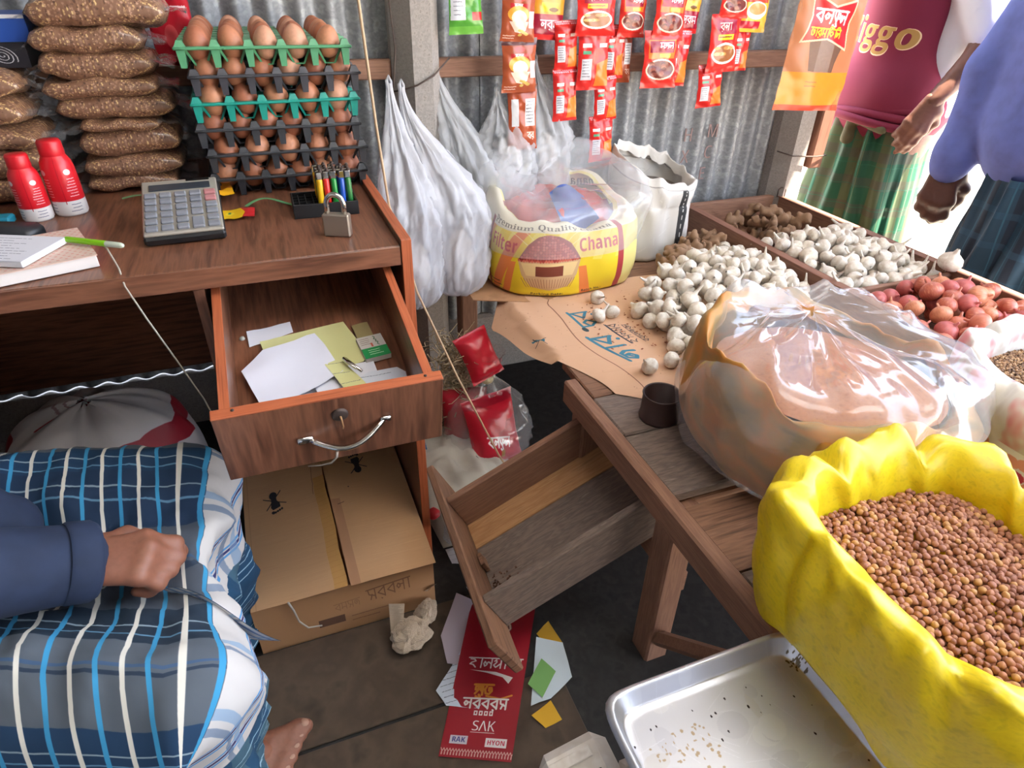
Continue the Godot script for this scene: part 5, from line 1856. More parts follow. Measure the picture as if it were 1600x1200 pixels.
# ------------------------------------------------------------------ lighters in their tray
func build_lighters():
	var t := thing("lighter_tray", "black plastic grid tray holding cigarette lighters on the desk", "tray", V(.104, DY, -1.245), -.02)
	var b := B.new()
	b.box(V(0, .004, 0), V(.116, .007, .082), .001)
	for s in [-1, 1]:
		b.box(V(0, .0125, s * .040), V(.116, .025, .003), .0008)
		b.box(V(s * .0565, .0125, 0), V(.003, .025, .082), .0008)
	for i in range(1, 9): b.box(V(-.058 + i * .0129, .011, 0), V(.0016, .020, .08), 0.0)
	for j in range(1, 5): b.box(V(0, .011, -.041 + j * .0164), V(.114, .020, .0016), 0.0)
	part("grid", b.mesh(), mats.black, t)
	var cols := [["yellow", C(214, 168, 30)], ["red", C(196, 40, 36)], ["green", C(30, 138, 58)], ["blue", C(30, 78, 170)], ["dark green", C(36, 108, 52)]]
	var first := {}
	for j in 4:
		for i in 5:
			if j == 0 and i > 2: continue
			var row: String = ["back", "third", "second", "front"][j]
			var k := i if j == 3 else (i * 2 + j) % 5
			var o := thing("lighter", "%s lighter in the %s row of the lighter tray, %s from the left" % [cols[k][0], row, ["first", "second", "third", "fourth", "fifth"][i]], "lighter", V(0.0, 0, 0), 0, "cigarette lighters in the tray")
			o.transform = t.transform * XF(V(-.0065 + i * .0132, .0075, -.030 + j * .0164 + .004), rng.randf_range(-.2, .2), rng.randf_range(-.03, .03), rng.randf_range(-.03, .03))
			var m := B.new(true)
			m.lathe([V2(0, 0), V2(.0052, 0), V2(.0056, .002), V2(.0056, .054), V2(.005, .056), V2(0, .056)], 12)
			part("barrel", m.mesh(), M(cols[k][1], .25), o)
			m = B.new()
			m.box(V(0, .0625, 0), V(.0098, .013, .0092), .0012)
			part("metal_hood", m.mesh(), mats.chrome, o)
			m = B.new(true)
			m.lathe([V2(0, -.002), V2(.0034, -.002), V2(.0034, .002), V2(0, .002)], 10, XF(V(.003, .0705, 0), 0, PI / 2))
			part("spark_wheel", m.mesh(), mats.iron, o)
			m = B.new()
			m.box(V(-.003, .0645, .0), V(.004, .009, .008), .0008)
			part("thumb_key", m.mesh(), M(C(28, 26, 26), .4), o)

# ------------------------------------------------------------------ papers in the open drawer
func build_drawer_papers():
	var base := XF(V(0.038, 0.706, -1.02), 0.0, deg_to_rad(11.3))
	var yb := -.0905
	var yel := C(206, 204, 146)
	var wht := C(216, 216, 226)
	var items := [
		# outline in drawer coordinates (x, z), colour, lines, stacking height, label
		[[[-.107, -.015], [-.035, -.025], [-.033, .005], [-.105, .028]], wht, 0, 0.0, "small plain paper at the back left of the open drawer"],
		[[[-.088, .02], [.052, .00], [.078, .098], [.066, .112], [-.04, .128], [-.08, .075]], yel, 0, .003, "wide yellow paper in the middle of the open drawer"],
		[[[.064, .012], [.092, .008], [.096, .05], [.068, .055]], C(150, 134, 92), 0, .001, "small dull yellow slip at the back of the drawer beside the pill box"],
		[[[-.104, .135], [-.02, .12], [-.012, .21], [-.092, .245]], wht, 0, .001, "white paper under the front left of the drawer papers"],
		[[[-.085, .195], [-.05, .172], [.0, .205], [.02, .243], [-.095, .254]], yel, 0, .006, "folded yellow paper at the front left of the drawer"],
		[[[-.02, .145], [.028, .135], [.042, .20], [-.005, .222]], wht, 0, .008, "small white slip behind the folded yellow paper"],
		[[[.034, .115], [.082, .112], [.084, .165], [.05, .17]], wht, 0, .003, "white slip under the steel clip in the drawer"],
		[[[.04, .160], [.07, .140], [.115, .142], [.126, .155], [.122, .205], [.045, .236]], C(208, 212, 224), 3, .006, "white paper with pen marks at the right front of the drawer"],
		[[[-.12, .098], [-.085, .055], [.0, .035], [.012, .07], [.03, .14], [-.02, .165], [-.075, .19], [-.10, .175]], C(214, 214, 226), 0, .012, "large crumpled white paper on top in the open drawer"],
		[[[.004, .118], [.03, .108], [.062, .185], [.06, .2], [.034, .205]], yel, 3, .016, "long yellow slip with writing lying across the drawer papers"],
		[[[.10, .20], [.123, .19], [.126, .215], [.105, .22]], wht, 0, .002, "scrap of white paper in the front right corner of the drawer"]]
	for k in items.size():
		var q: Array = items[k]
		var poly := PackedVector2Array()
		for p in q[0]: poly.append(V2(p[0], p[1]))
		solo("paper", sheet(poly, 40 + k, .0045 if k == 8 else .002), M(Color.WHITE, .85, 0, paper_tex(q[1], q[2], k)), q[4], "paper", base * XF(V(0, yb + q[3], 0)), "papers in the drawer")
	var cp := P.new(128, 128, C(196, 190, 184))
	cp.rect(0, 70, 128, 128, C(22, 140, 74))
	cp.scribble(10, 14, 70, 4, 11, 3, C(140, 120, 118), 3)
	cp.line([V2(84, 8), V2(90, 16), V2(82, 24), V2(92, 30), V2(86, 40), V2(96, 44), V2(90, 56), V2(96, 62)], 4, C(60, 104, 72))
	cp.scribble(30, 84, 100, 3, 12, 3, C(210, 224, 200), 5)
	cp.rect(56, 44, 66, 66, C(190, 90, 70))
	var b := B.new()
	b.box(Vector3.ZERO, V(.043, .010, .056), .0006)
	var o := thing("pill_box", "small white and green medicine box lying in the open drawer", "box")
	o.transform = base * XF(V(.088, yb + .007, .085), .12)
	part("box_body", b.mesh(), M(C(206, 202, 196), .5), o)
	b = B.new()
	b.quad(V(-.0215, .0054, -.028), V(.0215, .0054, -.028), V(.0215, .0054, .028), V(-.0215, .0054, .028))
	part("printed_top", b.mesh(), M(Color.WHITE, .45, 0, cp.tex()), o)
	b = B.new(true)
	b.tube([V(-.02, 0, 0), V(0, .003, .002), V(.02, 0, 0)], .0035, .0022, 8)
	b.tube([V(-.02, .004, .003), V(0, .006, .006), V(.012, .003, .004)], .0028, .002, 8)
	solo("steel_clip", b.mesh(), mats.chrome, "shiny steel clip lying on the drawer papers", "clip", base * XF(V(.047, yb + .022, .135), -1.05))
	b = B.new(true)
	b.lathe([V2(0, .004), V2(.004, .003), V2(.005, 0)], 10)
	solo("glass_bead", b.mesh(), M(C(170, 170, 160), .1, .2), "tiny clear bead at the back left of the drawer", "bead", base * XF(V(-.115, yb, .0)))

# ------------------------------------------------------------------ things hung on the wall
func sachet_mesh(w: float, h: float, d: float, sd: int) -> ArrayMesh:
	var nz := noise(16.0, sd)
	var b := B.new(true)
	for s in [-1.0, 1.0]:
		b.grid(12, 22, func(u, v):
			var x: float = u * 2 - 1
			var y: float = 1 - v * 2
			var seal := absf(y) > .86
			var e: float = pow(maxf(0.0, 1 - pow(absf(y) / .88, 4.0)), .5) * pow(maxf(0.0, 1 - pow(absf(x), 3.0)), .6) if not seal else 0.0
			var pinch: float = 1.0 - .10 * pow(maxf(0.0, 1 - y * y), 1.0)
			var z: float = s * d * .5 * e + .004 * nz.get_noise_2d(x * w, y * h) + (.0009 * sin(y * 260.0) if seal else 0.0) + s * .0003
			return Vector3(x * w * .5 * pinch, y * h * .5, z), s < 0)
	return b.mesh()

func build_hanging():
	# print of the spice sachets
	var tx := {}
	var p := P.new(128, 192, C(206, 44, 36))   # red front, dark meat in a dish
	p.rect(14, 30, 114, 92, C(226, 120, 50))
	p.rect(18, 34, 110, 72, C(150, 26, 52))
	p.bn(["ma", "sha", "la"], V2(54, 40), 18, 3, C(236, 226, 226))
	p.rect(56, 76, 96, 88, C(226, 200, 60))
	p.ell(V2(64, 128), 56, 36, C(232, 206, 180))
	p.ell(V2(64, 128), 50, 30, C(112, 50, 42))
	for k in 14: p.ell(V2(28 + (k * 37) % 72, 108 + (k * 23) % 40), 10, 7, [C(134, 66, 54), C(96, 40, 36), C(150, 84, 66)][k % 3], 8)
	for y in [4, 174]: p.rect(0, y, 128, y + 14, C(214, 60, 52))
	tx.meat = p.tex()
	p = P.new(128, 192, C(208, 40, 34))        # red front, pieces of chicken
	p.rect(20, 20, 108, 64, C(150, 26, 48))
	p.bn(["ra", "na", "aa"], V2(34, 30), 22, 3, C(236, 220, 200))
	p.rect(30, 66, 98, 84, C(232, 190, 40))
	p.scribble(34, 74, 96, 1, 10, 4, C(120, 60, 30), 2)
	p.ell(V2(64, 128), 54, 36, C(236, 226, 206))
	p.ell(V2(64, 128), 46, 28, C(150, 92, 50))
	for k in 12: p.ell(V2(30 + (k * 31) % 68, 110 + (k * 19) % 38), 12, 6, [C(206, 158, 90), C(190, 136, 74), C(222, 182, 120)][k % 3], 8)
	tx.chicken = p.tex()
	p = P.new(128, 192, C(204, 38, 34))        # red back with white panels
	p.rect(0, 24, 128, 40, C(186, 30, 30))
	p.rect(14, 50, 52, 62, C(226, 222, 220))
	p.rect(16, 72, 50, 82, C(90, 160, 120))
	p.rect(12, 96, 54, 160, C(204, 200, 204))
	p.scribble(16, 104, 50, 6, 9, 2.5, C(120, 116, 124), 3)
	p.rect(60, 20, 68, 180, C(226, 60, 52))
	p.rect(84, 50, 118, 62, C(226, 210, 200))
	p.poly([V2(76, 110), V2(128, 96), V2(128, 180), V2(70, 180)], C(222, 120, 44))
	for k in 24: p.ell(V2(6 + (k * 41) % 118, 6 + (k * 7) % 14), 5, 3, C(240, 150, 160), 6)
	tx.back = p.tex()
	p = P.new(128, 192, C(158, 74, 42))        # brown front, bowl of pale powder
	p.rect(0, 0, 128, 26, C(88, 50, 50))
	p.ell(V2(62, 40), 20, 10, C(206, 70, 60))
	p.rect(28, 54, 98, 70, C(178, 36, 40))
	p.bn(["ta", "ra", "na"], V2(44, 56), 12, 2.5, C(240, 226, 220))
	p.ell(V2(62, 92), 42, 30, C(228, 160, 60))
	p.ell(V2(64, 104), 30, 26, C(226, 212, 186))
	p.poly([V2(26, 118), V2(102, 118), V2(92, 150), V2(70, 160), V2(50, 156)], C(222, 196, 176))
	for k in 16: p.ell(V2(68 + (k * 13) % 32, 150 + (k * 7) % 18), 7, 5, C(196, 166, 86), 6)
	p.rect(104, 80, 126, 140, C(214, 212, 214))
	p.scribble(8, 170, 60, 2, 9, 3, C(226, 190, 170), 5)
	tx.brown = p.tex()
	p = P.new(128, 192, C(164, 72, 40))        # brown back
	p.rect(12, 40, 44, 120, C(208, 206, 206))
	p.rect(74, 40, 120, 120, C(214, 212, 212))
	p.scribble(78, 48, 116, 7, 10, 2.5, C(120, 116, 120), 4)
	p.rect(0, 0, 128, 14, C(92, 52, 50))
	p.bn(["ba", "ra"], V2(84, 140), 18, 3, C(226, 190, 170))
	tx.brownback = p.tex()
	p = P.new(128, 192, C(146, 22, 46))        # maroon with yellow top
	p.rect(0, 0, 128, 100, C(220, 150, 50))
	p.rect(30, 60, 98, 92, C(226, 196, 50))
	p.ell(V2(80, 84), 20, 8, C(110, 70, 20))
	p.bn(["na", "ra", "ma"], V2(30, 122), 28, 4, C(236, 214, 220))
	p.rect(0, 172, 128, 192, C(204, 44, 44))
	tx.maroon = p.tex()
	p = P.new(128, 192, C(226, 178, 60))       # yellow with dish
	p.rect(10, 10, 118, 80, C(206, 70, 50))
	p.ell(V2(64, 110), 50, 34, C(236, 230, 216))
	p.ell(V2(64, 104), 42, 22, C(214, 150, 96))
	p.rect(0, 150, 90, 178, C(186, 36, 56))
	tx.yellow = p.tex()
	p = P.new(128, 192, C(78, 148, 52))        # green chips bag seen from behind
	p.poly([V2(10, 0), V2(66, 0), V2(60, 150), V2(4, 150)], C(206, 206, 212))
	p.scribble(16, 14, 56, 11, 12, 2.5, C(130, 130, 140), 7)
	p.poly([V2(84, 10), V2(112, 0), V2(116, 90), V2(92, 96)], C(146, 186, 96))
	p.rect(86, 128, 126, 152, C(186, 36, 40))
	p.rect(0, 168, 128, 192, C(104, 170, 66))
	tx.green = p.tex()
	var sm := {}
	for k in tx:
		sm[k] = M(Color.WHITE, .24, 0, tx[k])
	# centre x, centre y, width, height, depth back from the front, print, turn, label
	var list := [
		[.512, 1.080, .082, .13, .02, "green", .05, "green crisp bag hanging alone beside the concrete post"],
		[.637, 1.052, .085, .105, .0, "brown", -.02, "brown spice sachet at the top of the leftmost strip"],
		[.642, .945, .092, .115, .0, "brown", .02, "brown spice sachet with a white bowl in the middle of the leftmost strip"],
		[.658, .822, .078, .150, .01, "brownback", .04, "brown sachet showing its back at the foot of the leftmost strip"],
		[.727, 1.055, .088, .11, .03, "maroon", -.03, "maroon and yellow sachet right of the brown strip"],
		[.842, 1.060, .108, .10, .0, "chicken", .03, "red sachet with a dish of chicken pieces"],
		[.775, .985, .062, .105, .02, "back", .06, "red sachet back in the strip below the maroon sachet, upper one"],
		[.780, .870, .068, .120, .02, "back", .05, "red sachet back in the strip below the maroon sachet, lower one"],
		[.848, .955, .086, .140, .008, "back", .03, "broad red sachet back hanging below the chicken dish sachet"],
		[.905, .855, .068, .105, .03, "back", .10, "red and orange sachet above the last one of the centre strip"],
		[.903, .752, .070, .115, .03, "back", .08, "red and orange sachet lowest of all, over the sack rim"],
		[.930, .965, .060, .12, .05, "back", 0.0, "orange-brown sachet half hidden behind the red ones"],
		[.965, 1.055, .078, .105, .035, "meat", 0.0, "dark sachet half hidden left of the meat dish sachets"],
		[.958, .950, .055, .115, .055, "brownback", 0.02, "brown sachet back half hidden behind the meat dish sachets"],
		[1.055, 1.055, .096, .115, .0, "meat", -.02, "red sachet with a dish of dark meat, upper of two"],
		[1.040, .950, .104, .130, -.004, "meat", .02, "red sachet with a dish of dark meat, lower of two"],
		[1.128, 1.062, .072, .10, .03, "maroon", -.05, "maroon sachet half hidden right of the upper meat dish sachet"],
		[1.108, .950, .068, .130, .02, "back", -.04, "red sachet back half hidden right of the lower meat dish sachet"],
		[1.248, 1.090, .086, .085, .0, "meat", .02, "red sachet at the top of the right strip"],
		[1.235, .985, .098, .135, .0, "chicken", .05, "red sachet with a pale dish in the right strip"],
		[1.218, .880, .078, .105, .006, "back", .09, "red sachet back at the foot of the right strip"],
		[1.335, 1.070, .088, .115, .02, "yellow", -.02, "yellow sachet with a white dish at the right end"],
		[1.318, .968, .052, .105, .03, "back", .04, "narrow red sachet hanging under the yellow one"]]
	for k in list.size():
		var q: Array = list[k]
		var z: float = -1.625 - q[4]
		# compensate so that the deeper ones keep their place
		var m := sachet_mesh(q[2] + .004, q[3] + .006, .017, 100 + k)
		solo("spice_sachet" if q[5] != "green" else "crisp_bag", m, sm[q[5]], q[7], "sachet", XF(V(q[0], q[1], z), .05 * sin(k * 3.7), -.04, q[6] - .02), "sachets hung on the back wall")
	# the string that carries them
	var b := B.new(true)
	b.tube([V(.44, 1.18, -1.69), V(.7, 1.15, -1.64), V(1.05, 1.145, -1.64), V(1.4, 1.17, -1.66), V(1.6, 1.2, -1.69)], .0015, -1, 5)
	for x in [.512, .637, .727, .842, .965, 1.055, 1.128, 1.248, 1.335]: b.tube([V(x, 1.16, -1.64), V(x, 1.09, -1.635)], .001, -1, 4)
	solo("sachet_string", b.mesh(), M(C(180, 170, 150), .8), "string strung across the wall carrying the sachets", "string")
	# long amber noodle packet by the opening
	var vp := P.new(256, 384, C(206, 132, 88, .74))
	vp.rect(0, 268, 256, 384, C(232, 144, 34, .95))
	vp.rect(0, 366, 256, 384, C(214, 64, 34, .97))
	vp.poly([V2(66, 172), V2(196, 178), V2(182, 268), V2(84, 264)], C(150, 120, 104, .35))
	vp.poly([V2(44, 46), V2(128, 82), V2(214, 62), V2(204, 130), V2(214, 206), V2(128, 176), V2(30, 186), V2(52, 110)], C(238, 196, 160, .98))
	vp.poly([V2(50, 54), V2(128, 88), V2(208, 70), V2(198, 130), V2(208, 198), V2(128, 170), V2(38, 180), V2(58, 110)], C(206, 36, 40, .98))
	vp.bn(["ba", "na", "pha", "u", "la"], V2(66, 92), 34, 6.5, C(240, 234, 236, .98), .05, .88)
	vp.bn(["bha", "aa", "ra", "ma", "i", "ca", "i", "la"], V2(58, 142), 22, 4, C(240, 214, 40, .98), .05, .80)
	vp.ell(V2(140, 12), 20, 14, C(166, 136, 50, .95))
	vp.scribble(90, 296, 140, 2, 12, 3, C(170, 100, 40, .96), 3)
	var vm := M(Color.WHITE, .28, 0, vp.tex())
	vm.transparency = BaseMaterial3D.TRANSPARENCY_ALPHA
	var nz := noise(9.0, 77)
	b = B.new(true)
	b.grid(14, 22, func(u, v):
		var x: float = u * 2 - 1
		var y: float = 1 - v * 2
		return Vector3(x * .106 * (1 - .05 * (1 - v)), y * .165, .014 * (1 - x * x) * sqrt(maxf(0.0, 1 - y * y * y * y)) + .010 * nz.get_noise_2d(x * .1, y * .16)))
	var hp := thing("noodle_packet", "long amber packet with red label and white Bengali lettering by the opening", "packet")
	hp.transform = XF(V(1.492, .985, -1.535), -.12, 0, -.03)
	part("front_film", b.mesh(), vm, hp)
	b = B.new(true)
	b.grid(8, 10, func(u, v):
		var x: float = u * 2 - 1
		var y: float = 1 - v * 2
		return Vector3(x * .106 * (1 - .05 * (1 - v)), y * .165, -.004 * (1 - x * x)))
	var vb := M(C(226, 150, 80, .22), .2)
	vb.transparency = BaseMaterial3D.TRANSPARENCY_ALPHA
	part("back_film", b.mesh(), vb, hp)
	# hanging carrier bags
	var hd := film(.46, .30, Color(.88, .88, .90))
	var hd2 := film(.36, .30, Color(.86, .86, .87))
	carrier("white plastic carrier bag hanging in front, left one beside the desk", V(.305, .925, -1.56), V(.318, .50, -1.46), .066, .415, 9, 3, hd)
	carrier("full white plastic carrier bag hanging right of the left one", V(.335, .915, -1.57), V(.432, .53, -1.47), .070, .43, 8, 5, hd)
	carrier("limp plastic bag hanging from the nail on the timber rail", V(.447, .950, -1.70), V(.53, .60, -1.63), .062, .46, 7, 8, hd2)
	carrier("pale plastic bag hanging under the brown sachets", V(.598, .885, -1.66), V(.63, .70, -1.66), .075, .60, 12, 12, hd2)
	carrier("greyish plastic bag hanging from the rail behind the brand sack", V(.715, .950, -1.70), V(.745, .72, -1.68), .070, .60, 12, 15, hd2)
	# reed leaning in front of the bags
	b = B.new(true)
	b.tube([V(.222, 1.40, -1.36), V(.222, 1.10, -1.36), V(.234, .88, -1.36), V(.246, .716, -1.36), V(.288, .52, -1.33), V(.352, .33, -1.24), V(.405, .19, -1.10), V(.42, .165, -1.03)], .0032, .0022, 7)
	solo("reed", b.mesh(), M(C(190, 160, 128), .6), "long thin pale reed leaning past the desk corner to the floor", "stick")

func carrier(label: String, apex: Vector3, body: Vector3, r: float, low: float, pleats: int, sd: int, mat: Material):
	var nz := noise(3.0, sd)
	var rd := ridged(1.6, sd)
	var o := thing("carrier_bag", label, "bag", Vector3.ZERO, 0, "hanging carrier bags")
	var b := B.new(true)
	b.grid(72, 46, func(u, v):
		var t: float = u * TAU
		var neck: float = smoothstep(0.0, .52, v)
		var rad: float = lerpf(.007, r, pow(neck, 1.15))
		if v > .86: rad *= sqrt(maxf(0.0, 1.0 - pow((v - .86) / .14, 2.0))) * .96 + .04
		var c: Vector3 = apex.lerp(body, smoothstep(0.0, .62, v))
		c.y = lerpf(apex.y, low, v)
		var pl: float = cos(t * pleats + 2.5 * nz.get_noise_2d(cos(t) * 2, v * 2))
		rad += pl * .011 * sin(clampf(v / .75, 0, 1) * PI) + .014 * rd.get_noise_3d(cos(t) * 1.2, v * 2.6, sin(t) * 1.2) * smoothstep(.2, .6, v) * (1.0 - smoothstep(.9, 1.0, v)) + .008 * nz.get_noise_3d(cos(t) * 4, v * 6, sin(t) * 4) * neck
		return c + Vector3(cos(t) * rad, .01 * nz.get_noise_2d(t, v * 4) * neck, sin(t) * rad * .72))
	part("bag_skin", b.mesh(), mat, o)
	b = B.new(true)
	b.tube([apex + V(-.002, -.02, 0), apex + V(-.005, .006, .002), apex + V(0, .014, 0), apex + V(.005, .004, -.002), apex + V(.006, -.03, 0)], .0045, .003, 6)
	part("handle", b.mesh(), mat, o)
	# what it holds, a pale lump low in the bag
	b = B.new(true)
	b.lathe([V2(0, 0), V2(r * .3, .004), V2(r * .5, .03), V2(r * .54, .08), V2(r * .42, .12), V2(r * .2, .14), V2(0, .142)], 20, XF(V(body.x, low + .03, body.z)))
	part("bag_contents", b.mesh(), M(C(206, 200, 196), .8), o)

# ------------------------------------------------------------------ garlic, ginger, onions, pulses
func garlic_mesh(sd: int, stalk: bool) -> ArrayMesh:
	var r := RandomNumberGenerator.new()
	r.seed = sd
	var lob := r.randi_range(6, 8)
	var ph := r.randf() * TAU
	var b := B.new(true)
	var prof := [[-.0125, .002], [-.0120, .008], [-.0085, .0148], [-.001, .0178], [.0065, .0155], [.0115, .0095], [.0145, .0052], [.019, .0034], [.025 if stalk else .0215, .0026], [.034 if stalk else .0225, .0018]]
	b.grid(24, 18, func(u, v):
		var s: float = v * (prof.size() - 1)
		var k := mini(int(s), prof.size() - 2)
		var f := s - k
		var y := lerpf(prof[k][0], prof[k + 1][0], f)
		var rr := lerpf(prof[k][1], prof[k + 1][1], f)
		var t: float = u * TAU
		var w: float = smoothstep(.012, -.004, absf(y + .001) - .004)
		rr *= 1.0 + .075 * (absf(cos((t + ph) * lob * .5)) - .6) * w
		var bend := Vector3(maxf(0.0, y - .012) * .5, 0, 0) if stalk else Vector3.ZERO
		return Vector3(cos(t) * rr, y, sin(t) * rr) + bend)
	# root tuft
	for k in 7:
		var t := TAU * k / 7.0
		b.tube([V(cos(t) * .002, -.0125, sin(t) * .002), V(cos(t) * .005, -.0155, sin(t) * .005)], .0006, .0003, 3, false)
	return b.mesh()

func heap_add(placed: Array, x: float, z: float, r: float, floor_y: float, squash := .88) -> float:
	var y := floor_y + r * .86
	for q in placed:
		var d2: float = (q.x - x) * (q.x - x) + (q.z - z) * (q.z - z)
		var s: float = (r + q.w) * squash
		if d2 < s * s: y = maxf(y, q.y + sqrt(s * s - d2))
	placed.append(Vector4(x, y, z, r))
	return y

func scatter(called: String, meshes: Array, ms: Array, label: String, cat: String, group: String, poly: PackedVector2Array, n: int, r0: float, r1: float, base_r: float, floor_y: float, cap: float, placed: Array, peak: Vector2, pull: float, lay := true):
	var lo := V2(1e9, 1e9)
	var hi := -lo
	for p in poly:
		lo = lo.min(p); hi = hi.max(p)
	var done := 0
	var tries := 0
	while done < n and tries < n * 60:
		tries += 1
		var q := V2(rng.randf_range(lo.x, hi.x), rng.randf_range(lo.y, hi.y))
		if rng.randf() < pull: q = q.lerp(peak, rng.randf() * .7)
		if not Geometry2D.is_point_in_polygon(q, poly): continue
		var r := rng.randf_range(r0, r1)
		var keep := placed.size()
		var y := heap_add(placed, q.x, q.y, r, floor_y)
		var lim: float = cap if cap > 0.0 else .1
		if y > floor_y + lim * (1.0 - .75 * minf(1.0, q.distance_to(peak) / .42)):
			placed.resize(keep)
			continue
		var e := MeshInstance3D.new()
		e.name = numbered(called)
		e.mesh = meshes[rng.randi() % meshes.size()]
		e.material_override = ms[rng.randi() % ms.size()]
		add_child(e)
		var s := r / base_r
		e.transform = Transform3D(Basis.from_euler(Vector3(rng.randf_range(-1.3, 1.3), rng.randf() * TAU, rng.randf_range(-1.3, 1.3))).scaled(Vector3.ONE * s), V(q.x, y, q.y))
		tag(e, label, cat, group)
		done += 1

func PA(a: Array) -> PackedVector2Array:
	var o := PackedVector2Array()
	for q in a: o.append(V2(q[0], q[1]))
	return o

func build_produce():
	var gm := []
	for k in 8: gm.append(garlic_mesh(k + 1, k % 2 == 0))
	var gmat := []
	for k in 3: gmat.append(tri_(M(Color.WHITE, .6, 0, ntex([C(208, 198, 182), C(226, 219, 208), C(196, 182, 164), C(230, 225, 216)] if k < 2 else [C(200, 184, 162), C(222, 213, 198), C(186, 164, 142)], .03, 101 + k, 3, 128)), 18.0))
	var table_g := []
	# heap on the cardboard
	scatter("garlic", gm, gmat, "white garlic bulb in the loose heap on the cardboard", "garlic", "garlic heap on the cardboard", PA([[.80, -1.20], [.90, -1.29], [1.02, -1.33], [1.12, -1.40], [1.22, -1.44], [1.235, -1.38], [1.225, -1.10], [1.10, -1.04], [1.02, -.98], [.90, -.92], [.78, -.90], [.79, -1.05]]), 195, .018, .0245, .0178, .433, .105, table_g, V2(1.08, -1.21), .25)
	var lone := [[.742, -1.302, "single garlic bulb touching the foot of the printed sack"], [.700, -1.212, "left one of two garlic bulbs lying on the stencilled letters"], [.740, -1.218, "right one of two garlic bulbs lying on the stencilled letters"], [.694, -.968, "lone garlic bulb with stalk nearest the brown cup"], [.752, -.975, "small garlic bulb just right of the bulb by the cup"], [.775, -.945, "garlic bulb nearest the covered sack at the heap's near end"]]
	for k in lone.size():
		var e := solo("garlic", gm[(k * 2) % 8], gmat[0], lone[k][2], "garlic", XF(V(lone[k][0], .4505, lone[k][1]), k * 1.7, .8 if k % 2 else 1.1, .3, 1.05), "loose garlic on the cardboard")
	# bins
	var bg := []
	scatter("garlic", gm, gmat, "white garlic bulb filling the middle compartment of the wooden bin", "garlic", "garlic in the wooden bin", PA([[1.28, -1.35], [1.59, -1.35], [1.59, -1.05], [1.28, -1.05]]), 112, .0185, .026, .0178, .462, .09, bg, V2(1.43, -1.25), .2)
	solo("garlic", gm[1], gmat[1], "large garlic bulb resting on the rim of the bin above the onions", "garlic", XF(V(1.585, .548, -1.025), .4, .2, .1, 1.65), "")
	# ginger
	var gin := tri_(M(Color.WHITE, .85, 0, ntex([C(116, 88, 66), C(150, 116, 88), C(132, 102, 78), C(164, 132, 102)], .04, 111, 4, 256)), 14.0)
	var gms := []
	for k in 4:
		var b := B.new(true)
		var r := RandomNumberGenerator.new()
		r.seed = 50 + k
		var bones := [[V(-.022, 0, 0), V(.022, .002, .003), .0125, .0115]]
		for j in 4:
			var x := -.02 + j * .0135
			var sd := 1.0 if j % 2 else -1.0
			bones.append([V(x, 0, 0), V(x + r.randf_range(-.006, .006), r.randf_range(-.002, .012), sd * r.randf_range(.014, .022)), .0105, .0075])
			bones.append([V(x, 0, sd * .012), V(x + r.randf_range(-.01, .01), .008, sd * .02), .008, .005])
		sdf_into(b, bones, .006, .0032)
		gms.append(b.mesh())
	var gp := []
	scatter("ginger", gms, [gin], "knobbly brown ginger root heaped in front of the white sack", "ginger", "ginger heap on the counter", PA([[.95, -1.36], [1.03, -1.44], [1.12, -1.50], [1.22, -1.56], [1.23, -1.46], [1.10, -1.39], [.97, -1.31]]), 24, .020, .025, .024, .433, .075, gp, V2(1.12, -1.48), .3)
	var gb := []
	scatter("ginger", gms, [gin], "brown ginger root in the far compartment of the wooden bin", "ginger", "ginger in the wooden bin", PA([[1.36, -1.62], [1.47, -1.66], [1.58, -1.64], [1.58, -1.43], [1.36, -1.43]]), 20, .021, .027, .024, .437, .085, gb, V2(1.46, -1.54), .3)
	# onions
	var ons := []
	for k in 2:
		var b := B.new(true)
		var pr := []
		for i in 15:
			var t := PI * i / 14.0
			var y := -cos(t)
			pr.append(V2(maxf(0.0, sin(t)) * .021 * (1.0 - .06 * y), y * .0175))
		pr[14] = V2(.0028, .019)
		pr.append(V2(.002, .0265))
		pr.append(V2(0, .027))
		pr[0] = V2(0, -.0175)
		b.lathe(pr, 20)
		ons.append(b.mesh())
	var om := []
	for k in 4:
		var base: Array = [[C(186, 98, 78), C(206, 124, 98), C(192, 106, 86)], [C(196, 120, 88), C(214, 142, 106), C(180, 98, 76)], [C(172, 82, 80), C(190, 100, 94), C(178, 88, 82)], [C(200, 126, 96), C(176, 88, 70), C(212, 150, 116)]][k]
		om.append(M(Color.WHITE, .38, 0, ntex(base, .03, 121 + k, 3, 128), Vector2(6, .8)))
	var po := []
	scatter("onion", ons, om, "red-brown onion in the near compartment of the wooden bin", "onion", "onions in the wooden bin", PA([[1.275, -1.0], [1.595, -1.0], [1.595, -.60], [1.275, -.60]]), 96, .0205, .026, .021, .452, .095, po, V2(1.44, -.88), .15)
	# chickpeas in the yellow sack: the nearest ones singly, the rest together
	var cb := B.new(true)
	cb.grid(10, 8, func(u, v):
		var t: float = u * TAU
		var a: float = v * PI
		var bk: float = exp(-pow(a, 2.0) * 3.0) * .0014
		var gr: float = 1.0 - .06 * pow(absf(cos(t)), 6.0)
		return Vector3(.0042 * sin(a) * cos(t) * gr, .0039 * cos(a) + bk, .0040 * sin(a) * sin(t)))
	var cm := cb.mesh()
	var ccol := [C(150, 96, 68), C(166, 110, 80), C(138, 84, 60), C(176, 122, 90), C(158, 104, 82), C(186, 136, 84)]
	var cmat := []
	for c in ccol: cmat.append(M(c, .6))
	var pts := []
	var nz := noise(3.0, 7)
	var ctr := V(.635, 0, -.262)
	var step := .0074
